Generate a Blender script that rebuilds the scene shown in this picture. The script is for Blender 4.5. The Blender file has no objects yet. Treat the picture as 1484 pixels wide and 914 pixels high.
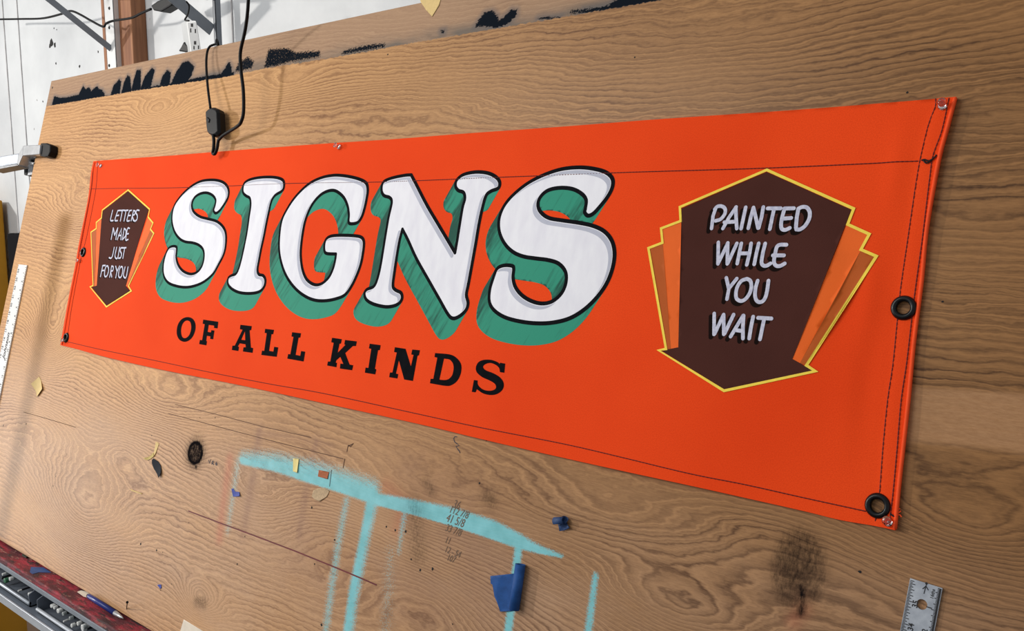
import bpy, bmesh, math, random
import numpy as np
from mathutils import Vector, Matrix
from mathutils.geometry import delaunay_2d_cdt
random.seed(7); rng = np.random.default_rng(7)
sc = bpy.context.scene
COL = sc.collection
# ------------------------------------------------------------------ camera solve (image 1484 x 914)
F, CX, CY, D = 1300., 742., 457., 1.32
def nrm(v):
    v = np.asarray(v, float); return v / np.linalg.norm(v)
H = nrm([-801 - CX, 303 - CY, F])
V = np.array([.165, -1., 0.]); V[2] = -(H[0]*V[0] + H[1]*V[1]) / H[2]; V = nrm(V)
N = np.cross(H, V); XC = -H
TILT = math.radians(15)
UC = math.cos(TILT)*V - math.sin(TILT)*N
WC = math.cos(TILT)*N + math.sin(TILT)*V
R = np.array([XC, WC, UC])                       # camera frame (x right, y down, z forward) -> world
P0 = np.array([0, 0, 1.51])
Xw, Vw, Nw = R @ XC, R @ V, -(R @ N)             # board right, board up, board outward normal (world)
CAM = P0 - R @ np.array([0, 0, D])
def ray(px, py): return R @ np.array([(px-CX)/F, (py-CY)/F, 1.])
def W(px, py, axis, val):                        # pixel -> point on the world plane axis = val
    r = ray(px, py); t = (val - CAM[axis]) / r[axis]; return CAM + r*t
def uv(px, py, off=0.):                          # pixel -> board coordinates (m) on the plane `off` above the board
    r = ray(px, py); t = (off - (CAM-P0) @ Nw) / (r @ Nw); p = CAM + r*t - P0
    return np.array([p @ Xw, p @ Vw])
def B(u, v, o=0.): return P0 + Xw*u + Vw*v + Nw*o
def UVS(pts, crop=(0, 0, 1.), off=0.):
    x0, y0, s = crop
    return np.array([uv(x0 + p[0]/s, y0 + p[1]/s, off) for p in pts])
def Barr(a, o):
    a = np.asarray(a, float); o = np.broadcast_to(o, (len(a),))
    return P0 + a[:, :1]*Xw + a[:, 1:2]*Vw + o[:, None]*Nw
# ------------------------------------------------------------------ scene helpers
def lin(c):
    return tuple((x/12.92 if x <= .04045 else ((x+.055)/1.055)**2.4) for x in [k/255. for k in c]) + (1.,)
def tag(o, label=None, cat=None, group=None, kind=None):
    if label: o['label'] = label
    if cat: o['category'] = cat
    if group: o['group'] = group
    if kind: o['kind'] = kind
    return o
LOC = {}
def empty(name, loc):
    o = bpy.data.objects.new(name, None); o.empty_display_size = .05
    COL.objects.link(o); o.location = loc; LOC[o] = np.array(loc, float); return o
def obj(name, verts, faces, mat, parent=None, loc=None, smooth=False, bevel=0, seg=2, sub=0):
    verts = np.asarray(verts, float)
    pl = LOC[parent] if parent is not None else np.zeros(3)
    if loc is None: loc = pl if parent is not None else verts.mean(0)
    loc = np.array(loc, float)
    me = bpy.data.meshes.new(name)
    me.from_pydata([tuple(v) for v in (verts - loc)], [], [tuple(int(i) for i in f) for f in faces]); me.update()
    if not isinstance(mat, (list, tuple)): mat = [mat]
    for m in mat: me.materials.append(m)
    o = bpy.data.objects.new(name, me); COL.objects.link(o)
    if parent is not None: o.parent = parent
    o.location = loc - pl; LOC[o] = loc
    if smooth: me.polygons.foreach_set('use_smooth', [True]*len(me.polygons))
    if bevel:
        b = o.modifiers.new('b', 'BEVEL'); b.width = bevel; b.segments = seg; b.limit_method = 'ANGLE'; b.angle_limit = math.radians(40)
    if sub:
        s = o.modifiers.new('s', 'SUBSURF'); s.levels = sub; s.render_levels = sub
    return o
class MB:
    def __init__(s): s.v = []; s.f = []
    def add(s, v, f):
        k = len(s.v); s.v += [tuple(x) for x in v]; s.f += [tuple(i+k for i in q) for q in f]; return s
    def box(s, a, b):
        a, b = np.minimum(a, b), np.maximum(a, b)
        v = [(x, y, z) for z in (a[2], b[2]) for y in (a[1], b[1]) for x in (a[0], b[0])]
        return s.add(v, [(0, 2, 3, 1), (4, 5, 7, 6), (0, 1, 5, 4), (2, 6, 7, 3), (0, 4, 6, 2), (1, 3, 7, 5)])
    def prism(s, bot, top):
        n = len(bot)
        return s.add(list(bot)+list(top), [tuple(range(n-1, -1, -1)), tuple(range(n, 2*n))] + [(i, (i+1) % n, n+(i+1) % n, n+i) for i in range(n)])
    def tube(s, pts, r, n=8, cap=True):
        pts = [np.array(p, float) for p in pts]; m = len(pts)
        rr = r if hasattr(r, '__len__') else [r]*m
        t0 = nrm(pts[1]-pts[0]); a = np.cross(t0, [0.13, .2, 1.]); a = nrm(a); vs = []
        for i, p in enumerate(pts):
            t = nrm(pts[min(i+1, m-1)] - pts[max(i-1, 0)])
            a = nrm(a - t*(a @ t)); b = np.cross(t, a)
            for k in range(n):
                q = 2*math.pi*k/n; vs.append(p + rr[i]*(a*math.cos(q) + b*math.sin(q)))
        fs = [(i*n+k, i*n+(k+1) % n, (i+1)*n+(k+1) % n, (i+1)*n+k) for i in range(m-1) for k in range(n)]
        if cap: fs += [tuple(range(n-1, -1, -1)), tuple(range((m-1)*n, m*n))]
        return s.add(vs, fs)
    def lathe(s, base, axis, prof, n=24):       # prof: (radius, height along axis)
        axis = nrm(axis); a = nrm(np.cross(axis, [.3, .1, 1])); b = np.cross(axis, a); vs = []
        for r, h in prof:
            for k in range(n):
                q = 2*math.pi*k/n; vs.append(np.array(base) + axis*h + r*(a*math.cos(q)+b*math.sin(q)))
        m = len(prof)
        return s.add(vs, [(i*n+k, i*n+(k+1) % n, (i+1)*n+(k+1) % n, (i+1)*n+k) for i in range(m-1) for k in range(n)])
    def build(s, name, mat, parent=None, **k): return obj(name, s.v, s.f, mat, parent, **k)
def smooth_path(P, k=8):
    P = [np.array(p, float) for p in P]; P = [2*P[0]-P[1]] + P + [2*P[-1]-P[-2]]; out = []
    for i in range(1, len(P)-2):
        for j in range(k):
            t = j/k; a, b, c, d = P[i-1:i+3]
            out.append(.5*((2*b)+(-a+c)*t+(2*a-5*b+4*c-d)*t*t+(-a+3*b-3*c+d)*t**3))
    out.append(P[-2]); return out
# ------------------------------------------------------------------ materials
def mat(name, rgb, rough=.6, metal=0., var=.0, scale=30., bump=0., bscale=400., coat=0., trans=0., spec=.5, vcol=None, ior=1.45):
    m = bpy.data.materials.new(name); m.use_nodes = True; nt = m.node_tree; p = nt.nodes['Principled BSDF']
    p.inputs['Roughness'].default_value = rough; p.inputs['Metallic'].default_value = metal
    p.inputs['Coat Weight'].default_value = coat; p.inputs['Transmission Weight'].default_value = trans
    p.inputs['Specular IOR Level'].default_value = spec; p.inputs['IOR'].default_value = ior
    p.inputs['Base Color'].default_value = lin(rgb)
    tc = nt.nodes.new('ShaderNodeTexCoord')
    if var:
        no = nt.nodes.new('ShaderNodeTexNoise'); no.inputs['Scale'].default_value = scale; no.inputs['Detail'].default_value = 6
        nt.links.new(tc.outputs['Object'], no.inputs['Vector'])
        mx = nt.nodes.new('ShaderNodeMix'); mx.data_type = 'RGBA'
        mr = nt.nodes.new('ShaderNodeMapRange'); mr.inputs['From Min'].default_value = .3; mr.inputs['From Max'].default_value = .7
        nt.links.new(no.outputs[0], mr.inputs[0]); nt.links.new(mr.outputs[0], mx.inputs[0])
        c = np.array(lin(rgb)[:3]); d = np.array(lin(vcol)[:3]) if vcol else c*(1-var)
        mx.inputs[6].default_value = tuple(c)+(1,); mx.inputs[7].default_value = tuple(d)+(1,)
        nt.links.new(mx.outputs[2], p.inputs['Base Color'])
    if bump:
        no = nt.nodes.new('ShaderNodeTexNoise'); no.inputs['Scale'].default_value = bscale; no.inputs['Detail'].default_value = 3
        nt.links.new(tc.outputs['Object'], no.inputs['Vector'])
        bp = nt.nodes.new('ShaderNodeBump'); bp.inputs['Distance'].default_value = .001; bp.inputs['Strength'].default_value = bump
        nt.links.new(no.outputs[0], bp.inputs['Height']); nt.links.new(bp.outputs[0], p.inputs['Normal'])
    return m
class NB:                                        # tiny node builder
    def __init__(s, m): s.nt = m.node_tree; s.n = s.nt.nodes; s.l = s.nt.links
    def put(s, i, v):
        if isinstance(v, bpy.types.NodeSocket): s.l.new(v, i)
        else: i.default_value = v
    def math(s, op, a, b=0., c=None, clamp=False):
        x = s.n.new('ShaderNodeMath'); x.operation = op; x.use_clamp = clamp
        s.put(x.inputs[0], a); s.put(x.inputs[1], b)
        if c is not None: s.put(x.inputs[2], c)
        return x.outputs[0]
    def attr(s, name, vec=False):
        x = s.n.new('ShaderNodeAttribute'); x.attribute_name = name; return x.outputs['Vector' if vec else 'Fac']
    def noise(s, vec, scale, detail=3., rough=.5):
        x = s.n.new('ShaderNodeTexNoise'); s.put(x.inputs['Vector'], vec); x.inputs['Scale'].default_value = scale
        x.inputs['Detail'].default_value = detail; x.inputs['Roughness'].default_value = rough; return x.outputs[0]
    def vmul(s, vec, k):
        x = s.n.new('ShaderNodeVectorMath'); x.operation = 'MULTIPLY'; s.put(x.inputs[0], vec); x.inputs[1].default_value = k; return x.outputs[0]
    def vadd(s, vec, k):
        x = s.n.new('ShaderNodeVectorMath'); x.operation = 'ADD'; s.put(x.inputs[0], vec); s.put(x.inputs[1], k); return x.outputs[0]
    def comb(s, x_, y_, z_=0.):
        x = s.n.new('ShaderNodeCombineXYZ'); s.put(x.inputs[0], x_); s.put(x.inputs[1], y_); s.put(x.inputs[2], z_); return x.outputs[0]
    def rng(s, a, f0, f1, t0=0., t1=1., smooth=False):
        x = s.n.new('ShaderNodeMapRange'); x.interpolation_type = 'SMOOTHSTEP' if smooth else 'LINEAR'
        s.put(x.inputs[0], a); x.inputs[1].default_value = f0; x.inputs[2].default_value = f1; x.inputs[3].default_value = t0; x.inputs[4].default_value = t1
        return x.outputs[0]
    def mix(s, f, a, b, blend='MIX'):
        x = s.n.new('ShaderNodeMix'); x.data_type = 'RGBA'; x.blend_type = blend
        s.put(x.inputs[0], f); s.put(x.inputs[6], a); s.put(x.inputs[7], b); return x.outputs[2]
    def tc(s, k='Object'): return s.n.new('ShaderNodeTexCoord').outputs[k]
    def bump(s, h, dist, strength=1.):
        x = s.n.new('ShaderNodeBump'); s.put(x.inputs['Height'], h); x.inputs['Distance'].default_value = dist; x.inputs['Strength'].default_value = strength
        s.l.new(x.outputs[0], s.n['Principled BSDF'].inputs['Normal'])
    def out(s, name, v): s.put(s.n['Principled BSDF'].inputs[name], v)
M_black = mat('black_paint', (18, 20, 24), .8, spec=.03, var=.4, scale=80)
M_letterblack = mat('outline_paint', (22, 23, 27), .8, spec=.03, var=.3, scale=120)
M_rubber = mat('black_rubber', (12, 12, 14), .55, spec=.2)
M_glossblack = mat('black_enamel', (8, 9, 12), .3, spec=.35)
M_steel = mat('steel', (190, 192, 195), .3, .6, var=.25, scale=60)
M_alu = mat('brushed_aluminium', (192, 198, 206), .42, .7, var=.2, scale=90, vcol=(160, 166, 176))
M_white = mat('white_enamel', (225, 226, 226), .4, var=.08, scale=20)
M_grey = mat('grey_powder_coat', (128, 134, 142), .45, var=.12, scale=30)
M_clear = mat('clear_plastic', (250, 240, 240), .06, trans=1., ior=1.49)
M_blue = mat('blue_tape', (40, 88, 156), .6, spec=.25, var=.35, scale=90, bump=.3, bscale=900)
M_blue2 = mat('dark_blue_tape', (40, 70, 118), .6, var=.3, scale=200, bump=.4, bscale=900)
M_tan = mat('masking_tape', (222, 192, 128), .7, var=.12, scale=200)
M_yelscrap = mat('pale_yellow_tape', (232, 214, 140), .7, var=.1, scale=200)
M_rust = mat('rust_brown_paper', (176, 92, 44), .7, var=.4, scale=500)
M_bark = mat('torn_veneer_chip', (196, 168, 132), .8, var=.3, scale=300)
M_ultra = mat('ultramarine_scrap', (44, 66, 158), .6, var=.2, scale=200)
M_pale = mat('pale_paper', (226, 214, 196), .7, var=.1, scale=100)
M_pencil = mat('pencil_graphite', (98, 74, 62), .8, spec=.1)
M_ink = mat('dark_ink', (40, 34, 46), .6)
M_redline = mat('red_pencil', (112, 24, 30), .6, var=.4, scale=30)
M_brown = mat('dark_brown_paint', (78, 44, 38), .8, spec=.05, var=.14, scale=14, bump=.25, bscale=1500)
M_or1 = mat('bright_orange_paint', (240, 104, 34), .6, spec=.15, var=.08, scale=25, bump=.2, bscale=1500)
M_or2 = mat('burnt_orange_paint', (186, 88, 30), .6, spec=.15, var=.1, scale=25, bump=.2, bscale=1500)
M_yel = mat('pale_yellow_paint', (252, 222, 84), .6, spec=.15, var=.12, scale=120)
M_wordwhite = mat('silver_white_paint', (212, 212, 228), .6, spec=.2, var=.5, scale=260, vcol=(176, 178, 200))
M_wordshadow = mat('word_shadow_paint', (26, 17, 15), .8, spec=.03)
M_bevel = mat('grey_bevel_paint', (186, 189, 204), .6, spec=.2, var=.08, scale=90)
M_thread = mat('dark_thread', (92, 18, 14), .7)
M_threadblk = mat('black_thread', (24, 10, 10), .7)
M_plug = mat('black_plastic', (12, 13, 16), .5, spec=.25)
M_cord = mat('black_pvc_cord', (10, 10, 12), .55, spec=.2)
M_outlet = mat('white_plastic', (206, 208, 208), .4, var=.08, scale=60)
M_slot = mat('dark_slot', (18, 16, 16), .8)
M_cab = mat('yellow_enamel', (178, 124, 16), .45, spec=.3, var=.18, scale=8)
M_dark = mat('dark_recess', (22, 21, 23), .9, spec=.05)
M_seam = mat('seam_shadow_gap', (150, 146, 146), .8, var=.6, scale=15, vcol=(205, 205, 205))
M_pen = mat('blue_pen_barrel', (26, 44, 120), .3)
M_rulewhite = mat('white_painted_metal', (222, 222, 220), .4, var=.08, scale=60)
M_text = mat('black_print', (30, 30, 34), .6)
M_frame = mat('dark_timber', (96, 70, 48), .7, var=.3, scale=12)
# white letter paint
M_lwhite = mat('white_letter_paint', (226, 226, 234), .6, spec=.2)
b = NB(M_lwhite); o_ = b.tc(); n1 = b.noise(b.vmul(o_, (60, 60, 14)), 1., 5)
b.out('Base Color', b.mix(b.rng(n1, .35, .7), lin((238, 238, 244)), lin((228, 227, 236)))); b.bump(b.noise(o_, 1300), .0004, .35)
# green shade paint with brush streaks
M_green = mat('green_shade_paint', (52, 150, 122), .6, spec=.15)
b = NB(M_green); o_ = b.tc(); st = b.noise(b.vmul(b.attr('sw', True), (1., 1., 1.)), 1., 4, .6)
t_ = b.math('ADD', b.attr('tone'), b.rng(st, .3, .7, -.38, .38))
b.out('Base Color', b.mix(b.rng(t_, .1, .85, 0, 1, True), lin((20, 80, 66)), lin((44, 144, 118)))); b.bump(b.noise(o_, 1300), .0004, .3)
# cloth
M_cloth = mat('orange_canvas', (250, 84, 36), .75, spec=.25)
b = NB(M_cloth); buv = b.attr('buv', True)
big = b.noise(buv, 3.5, 4); fine = b.noise(buv, 700, 2)
c1 = b.mix(b.rng(big, .3, .7), lin((248, 80, 28)), lin((236, 70, 22)))
c1 = b.mix(b.rng(fine, .35, .7, 0, .35), c1, lin((206, 48, 14)))
wv = b.math('SINE', b.math('MULTIPLY', b.n.new('ShaderNodeSeparateXYZ').outputs[0], 1.))
b.out('Base Color', c1); b.bump(b.noise(b.vmul(buv, (1400, 700, 1)), 1., 2), .0006, .5)
b.out('Specular IOR Level', .08)
M_hem = M_cloth
# ledge: layers of dried paint
M_ledge = mat('paint_crusted_ledge', (120, 30, 40), .6)
b = NB(M_ledge); o_ = b.vmul(b.tc(), (9, 30, 30))
n1 = b.noise(o_, 1.2, 8, .7); n2 = b.noise(b.vadd(o_, (7, 3, 1)), 1.6, 8, .75); n3 = b.noise(b.vadd(o_, (1, 13, 5)), 3., 8, .7)
c = b.mix(b.rng(n1, .44, .56), lin((84, 20, 30)), lin((158, 34, 52)))
c = b.mix(b.rng(n2, .52, .58), c, lin((58, 28, 30)))
c = b.mix(b.rng(n3, .57, .62), c, lin((150, 104, 92))); c = b.mix(b.rng(n2, .30, .36, 1, 0), c, lin((40, 26, 28)))
b.out('Base Color', c); b.bump(n2, .01, .6)
# stud
M_stud = mat('stud_pine', (150, 98, 66), .7)
b = NB(M_stud); o_ = b.tc(); n1 = b.noise(b.vmul(o_, (60, 60, 3)), 1., 6, .6)
b.out('Base Color', b.mix(b.rng(n1, .3, .7), lin((168, 116, 80)), lin((112, 68, 46))))
# wall
M_wall = mat('white_wall', (226, 228, 230), .45)
b = NB(M_wall); o_ = b.tc(); n1 = b.noise(o_, 2.5, 5, .6); n2 = b.noise(o_, 25, 4); n3 = b.noise(b.vadd(o_, (3, 3, 3)), 18, 2)
c = b.mix(b.rng(n1, .35, .7), lin((214, 217, 219)), lin((190, 193, 196))); c = b.mix(b.rng(n3, .75, .77), c, lin((120, 116, 112)))
b.out('Base Color', c); b.bump(n1, .02, .3)
M_floor = mat('concrete', (92, 88, 84), .8, var=.4, scale=6, bump=.3, bscale=60)

# ------------------------------------------------------------------ 2d geometry tools (board coordinates)
def cr(pts, k=7):
    """closed Catmull-Rom through pts; entries with a third value are sharp corners"""
    P = [np.array(p[:2], float) for p in pts]; C = [len(p) > 2 for p in pts]; n = len(P); out = []
    for i in range(n):
        p1, p2 = P[i], P[(i+1) % n]
        p0 = P[i-1] if not C[i] else 2*p1-p2
        p3 = P[(i+2) % n] if not C[(i+1) % n] else 2*p2-p1
        if C[i] and C[(i+1) % n]: out.append(p1); continue
        for j in range(k):
            t = j/k; out.append(.5*((2*p1)+(-p0+p2)*t+(2*p0-5*p1+4*p2-p3)*t*t+(-p0+3*p1-3*p2+p3)*t**3))
    return np.array(out)
def ccw(L):
    L = np.asarray(L, float); a = np.sum(L[:, 0]*np.roll(L[:, 1], -1)-np.roll(L[:, 0], -1)*L[:, 1]); return L if a > 0 else L[::-1].copy()
def inside(P, L):
    x, y = P[:, 0][:, None], P[:, 1][:, None]; a = L; b_ = np.roll(L, -1, 0)
    c = ((a[:, 1] > y) != (b_[:, 1] > y)); dy = b_[:, 1]-a[:, 1]; dy = np.where(dy == 0, 1e-12, dy)
    xi = (b_[:, 0]-a[:, 0])*(y-a[:, 1])/dy+a[:, 0]
    return (np.sum(c & (x < xi), 1) % 2) == 1
def dist(P, L, closed=True, idx=False):
    a = L if closed else L[:-1]; b_ = np.roll(L, -1, 0) if closed else L[1:]
    out = np.empty(len(P)); ii = np.empty(len(P), int)
    d = b_-a; l2 = np.maximum((d**2).sum(1), 1e-14)
    for s in range(0, len(P), 4000):
        q = P[s:s+4000, None, :]
        t = np.clip(((q-a)*d).sum(2)/l2, 0, 1); e = q-(a+t[..., None]*d); m = (e**2).sum(2)
        ii[s:s+4000] = m.argmin(1); out[s:s+4000] = np.sqrt(m.min(1))
    return (out, ii) if idx else out
def sdf(P, L): return np.where(inside(P, L), -1, 1)*dist(P, L)
def offset(L, w):
    """offset a ccw closed loop outwards by w with rounded corners"""
    out = []; n = len(L)
    for i in range(n):
        a = L[i]-L[i-1]; c = L[(i+1) % n]-L[i]
        if np.hypot(*a) < 1e-9 or np.hypot(*c) < 1e-9: continue
        ta, tb = math.atan2(-a[0], a[1]), math.atan2(-c[0], c[1]); dd = (tb-ta+math.pi) % (2*math.pi)-math.pi
        k = max(1, int(abs(dd)/.3)) if dd*w > 0 else 1
        for j in range(k+1) if k > 1 else [0.5]:
            t = ta+dd*(j/k if k > 1 else .5)
            out.append(L[i]+w*np.array([math.cos(t), math.sin(t)])*(1 if k > 1 else 1/max(.5, math.cos(dd/2))))
    return np.array(out)
def region(loops, pred, spacing=.012, lines=()):
    vs = []; es = []
    for L in loops:
        k = len(vs); m = len(L); vs += [tuple(p) for p in L]; es += [(k+i, k+(i+1) % m) for i in range(m)]
    for a, c in lines:
        k = len(vs); vs += [tuple(a), tuple(c)]; es.append((k, k+1))
    A = np.array(vs); lo, hi = A.min(0), A.max(0)
    gx = np.arange(lo[0]+spacing/2, hi[0], spacing); gy = np.arange(lo[1]+spacing/2, hi[1], spacing*.87)
    G = np.array([(x+(spacing/2 if j % 2 else 0), y) for j, y in enumerate(gy) for x in gx])
    if len(G):
        G = G[pred(G)]; vs += [tuple(p) for p in G]
    r = delaunay_2d_cdt([Vector(p) for p in vs], es, [], 0, 1e-7)
    P = np.array([tuple(p) for p in r[0]]); Fc = np.array([tuple(f) for f in r[2]])
    keep = pred(P[Fc].mean(1)); Fc = Fc[keep]
    # ccw orientation
    a, c, d = P[Fc[:, 0]], P[Fc[:, 1]], P[Fc[:, 2]]
    cr_ = (c[:, 0]-a[:, 0])*(d[:, 1]-a[:, 1])-(c[:, 1]-a[:, 1])*(d[:, 0]-a[:, 0])
    Fc = Fc[np.abs(cr_) > 1e-12]; cr_ = cr_[np.abs(cr_) > 1e-12]
    Fc[cr_ < 0] = Fc[cr_ < 0][:, ::-1]
    used, inv = np.unique(Fc, return_inverse=True)
    return P[used], inv.reshape(Fc.shape)
def point_attr(o, name, data, kind='FLOAT'):
    a = o.data.attributes.new(name, kind, 'POINT')
    a.data.foreach_set('value' if kind == 'FLOAT' else 'vector', np.ascontiguousarray(data, dtype=np.float32).ravel())
# ------------------------------------------------------------------ cloth relief
CO = .0022                                       # cloth face above board
cloth_px = [(137, 234, 1), (487, 207.5), (760, 188.5), (1000, 170.5), (1387, 142, 1), (1376, 184), (1363, 234), (1346, 330), (1338, 406), (1327, 490), (1318.5, 580), (1311.5, 645), (1305, 703), (1298, 768, 1),
            (1269, 762), (1217, 753), (1166, 740.5), (1080, 721), (1000, 703), (880, 677), (763, 651), (690, 634), (620, 617), (500, 590.5), (358, 560), (230, 534.5), (164, 519.5), (131, 511), (111, 505.5), (88, 500, 1),
            (104, 418), (111.5, 381), (115.5, 358), (128, 299), (131.5, 273), (133.5, 250)]
C0 = UVS([p[:2] for p in cloth_px], off=CO)
cloth_loop = ccw(cr([tuple(a)+tuple(p[2:]) for a, p in zip(C0, cloth_px)], 8))
def hgt(P):
    P = np.asarray(P, float); u, v = P[:, 0], P[:, 1]
    h = .0012*np.sin(u*9+v*5)+.0008*np.sin(u*17-v*11+1)+.0005*np.sin(v*26+u*6)+.0022
    # soft vertical puckers beside the right hem, one in the lower left
    for (px, py, du, dv, a) in ((1262, 430, .012, .05, .0018), (1256, 560, .014, .07, -.0016), (1235, 610, .018, .05, .0010), (1300, 250, .012, .05, .0016), (150, 470, .02, .03, -.001), (1222, 420, .014, .06, -.0010)):
        c = PUCK[(px, py)]; h = h+a*np.exp(-((u-c[0])/du)**2-((v-c[1])/dv)**2)
    # hem folds are a little thicker
    h = h+.0011*np.clip((u-HEM_R(v))/.003, 0, 1)+.0009*np.clip((HEM_L(v)-u)/.003, 0, 1)
    return h+CO
PUCK = {k: uv(*k) for k in ((1262, 430), (1256, 560), (1235, 610), (1300, 250), (150, 470), (1222, 420))}
st_in = [(1356, 143), (1356, 154), (1346, 181), (1335, 227), (1329, 260), (1316, 345), (1304, 425), (1294, 524), (1286, 580), (1279, 651), (1274, 716), (1267, 761.5)]
st_out = [(1376, 143), (1366, 189), (1353, 226), (1348, 260), (1337, 347), (1325, 430), (1314, 524), (1306, 580), (1300, 651), (1294, 715), (1288, 765.5)]
A_ = UVS(st_in, off=CO); A_ = A_[A_[:, 1].argsort()]
def HEM_R(v): return np.interp(v, A_[:, 1], A_[:, 0])
K7 = (80, 220, 3.04)
stl_in = [(188, 42), (183, 150), (168, 250), (143, 370), (113, 480), (74, 680), (56, 790), (48, 832)]
stl_out = [(171, 50), (165, 150), (150, 250), (127, 370), (98, 500), (60, 680), (42, 790), (33, 835)]
A2 = UVS(stl_in, K7, CO); A2 = A2[A2[:, 1].argsort()]
def HEM_L(v): return np.interp(v, A2[:, 1], A2[:, 0])

# ------------------------------------------------------------------ the setting
WALL_Y = .5
FZ = -.32                                        # floor level
struct = lambda o: tag(o, kind='structure')
struct(MB().box((-5.5, WALL_Y, FZ), (3.5, WALL_Y+.1, 3.2)).build('wall_back', M_wall))
struct(MB().box((-5.5, -4, FZ-.1), (3.5, WALL_Y+.1, FZ)).build('floor', M_floor))
def vbar(name, pxa, pxb, y0, y1, z0, z1, m, parent=None, **k):
    a, c = W(pxa[0], pxa[1], 1, y0), W(pxb[0], pxb[1], 1, y0)
    return MB().box((a[0], y0, z0), (c[0], y1, z1)).build(name, m, parent, **k)
# vertical panel seams in the wall
for i, (p, w_) in enumerate((((10, 100), .005), ((31, 100), .004), ((198, 50), .006), ((335, 10), .005))):
    a = W(p[0], p[1], 1, WALL_Y-.001); struct(MB().box((a[0], WALL_Y-.003, FZ), (a[0]+w_, WALL_Y, 3.2)).build('trim_%d' % (i+1), M_seam))
o = vbar('wall_stud', (149, 60), (192, 60), WALL_Y-.05, WALL_Y, FZ, 3.2, M_stud, bevel=.003)
o.name = 'trim_5'; struct(o)

# shelf standards and brackets
def standard(pxl, pxr, y, m, lab):
    a, c = W(pxl[0], pxl[1], 1, y), W(pxr[0], pxr[1], 1, y)
    r = empty('shelf_standard', (a[0], y, 1.9)); tag(r, lab, 'shelf standard')
    mb = MB(); x0, x1 = a[0], c[0]
    mb.box((x0, y, 1.9), (x1, y+.003, 3.1)); mb.box((x0, y, 1.9), (x0+.003, y+.018, 3.1)); mb.box((x1-.003, y, 1.9), (x1, y+.018, 3.1))
    mb.build('channel', m, r, bevel=.0008); return r, x0, x1
ys = WALL_Y-.068
sr, sx0, sx1 = standard((153, 50), (166, 50), ys, M_white, 'white slotted metal shelf standard screwed to the wooden stud')
for py in (12, 40, 95):                          # dark screws / slots
    p = W(158.5, py, 1, ys); s = MB().lathe(p, (0, -1, 0), [(0.0001, .002), (.004, .002), (.0055, 0)], 12)
    s.build('screw', M_slot, sr)
sr2, tx0, tx1 = standard((309, 30), (312.5, 30), ys+.02, M_grey, 'grey metal shelf standard behind the power strip')
def bracket(top, bot, wpx, x, lab, m):
    a = W(top[0], top[1], 0, x); c = W(bot[0], bot[1], 0, x); d = a-c
    a = c+d*1.25; up = nrm(np.cross(d, [1, 0, 0])); up = up if up[2] > 0 else -up
    r = empty('shelf_bracket', c); tag(r, lab, 'shelf bracket', 'folding shelf brackets on the back wall')
    t = .0035
    def pl(dx, h):
        q = [c-up*h, a-up*h, a+up*h, c+up*h]
        return MB().prism([p+np.array([dx, 0, 0]) for p in q], [p+np.array([dx+t, 0, 0]) for p in q])
    pl(0, wpx).build('brace', m, r, bevel=.001)
    # arm on top of the brace, reaching out from the wall
    zt = a[2]; MB().box((x-.008, a[1]-.02, zt), (x+.012, ys+.01, zt+.025)).build('arm', m, r, bevel=.002)
    return r
bracket((72, 0), (161, 71), .010, (sx0+sx1)/2, 'slim grey shelf bracket brace on the white slotted standard', M_grey)
bracket((255, 0), (307, 44), .017, tx0, 'wide grey shelf bracket brace holding up the white power strip', M_grey)
# high shelf board that the brackets carry (above the frame)
# power strip hanging from the second bracket
def wq(pts, y): return [W(p[0], p[1], 1, y) for p in pts]
yp = .27
ps = empty('power_strip', W(275, 60, 1, yp)); tag(ps, 'white metal power strip with black outlet slots hanging behind board top', 'power strip')
pc = W(276.5, 28.5, 1, yp)
fr = wq([(270, 30), (284, 29), (297, 110), (281, 112)], yp); bk = wq([(262, 32.5), (276, 31), (289, 112), (273, 114)], yp+.012)
MB().prism(bk, fr).build('housing', M_outlet, ps, bevel=.003)
fp = wq([(272, 33), (284.3, 32), (296, 108), (282, 110)], yp-.0004)
MB().prism([p+np.array([0, .001, 0]) for p in fp], fp).build('shaded_front', mat('shaded_cover', (158, 160, 162), .5), ps)  # white front painted grey for its shade, facing away from the window
for (x, y, w_, h_) in ((278, 36.5, 1.6, 2.4), (276.2, 44, .8, 3), (283, 44.8, .9, 3), (282.5, 62, 1.6, 2.6), (281, 69, .8, 2.6), (287.5, 68.5, .8, 2.6)):
    q = wq([(x-w_, y-h_), (x+w_, y-h_), (x+w_*1.1, y+h_), (x-w_*.9, y+h_)], yp-.0008)
    MB().prism([p+np.array([0, .0015, 0]) for p in q], q).build('outlet_slot', M_slot, ps)
q = wq([(258, 74), (262, 68), (266, 60), (269, 64), (273, 66), (273, 76)], yp+.005)
o = MB().prism([p+np.array([0, .03, 0]) for p in q], q).build('power_plug', M_plug, None, bevel=.003)
tag(o, 'black plug pushed into the left side of the white power strip', 'plug')
o = MB().tube(smooth_path([W(270, 2, 1, yp-.03), W(274, 8, 1, yp-.02), W(273, 18, 1, yp-.01), W(270.5, 24, 1, yp-.005), W(268, 29, 1, yp), W(274, 30, 1, yp)]), .0022, 8).build('zip_tie', M_plug, None, smooth=True)
tag(o, 'thin black zip tie looping the white power strip to the bracket', 'zip tie')
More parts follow.
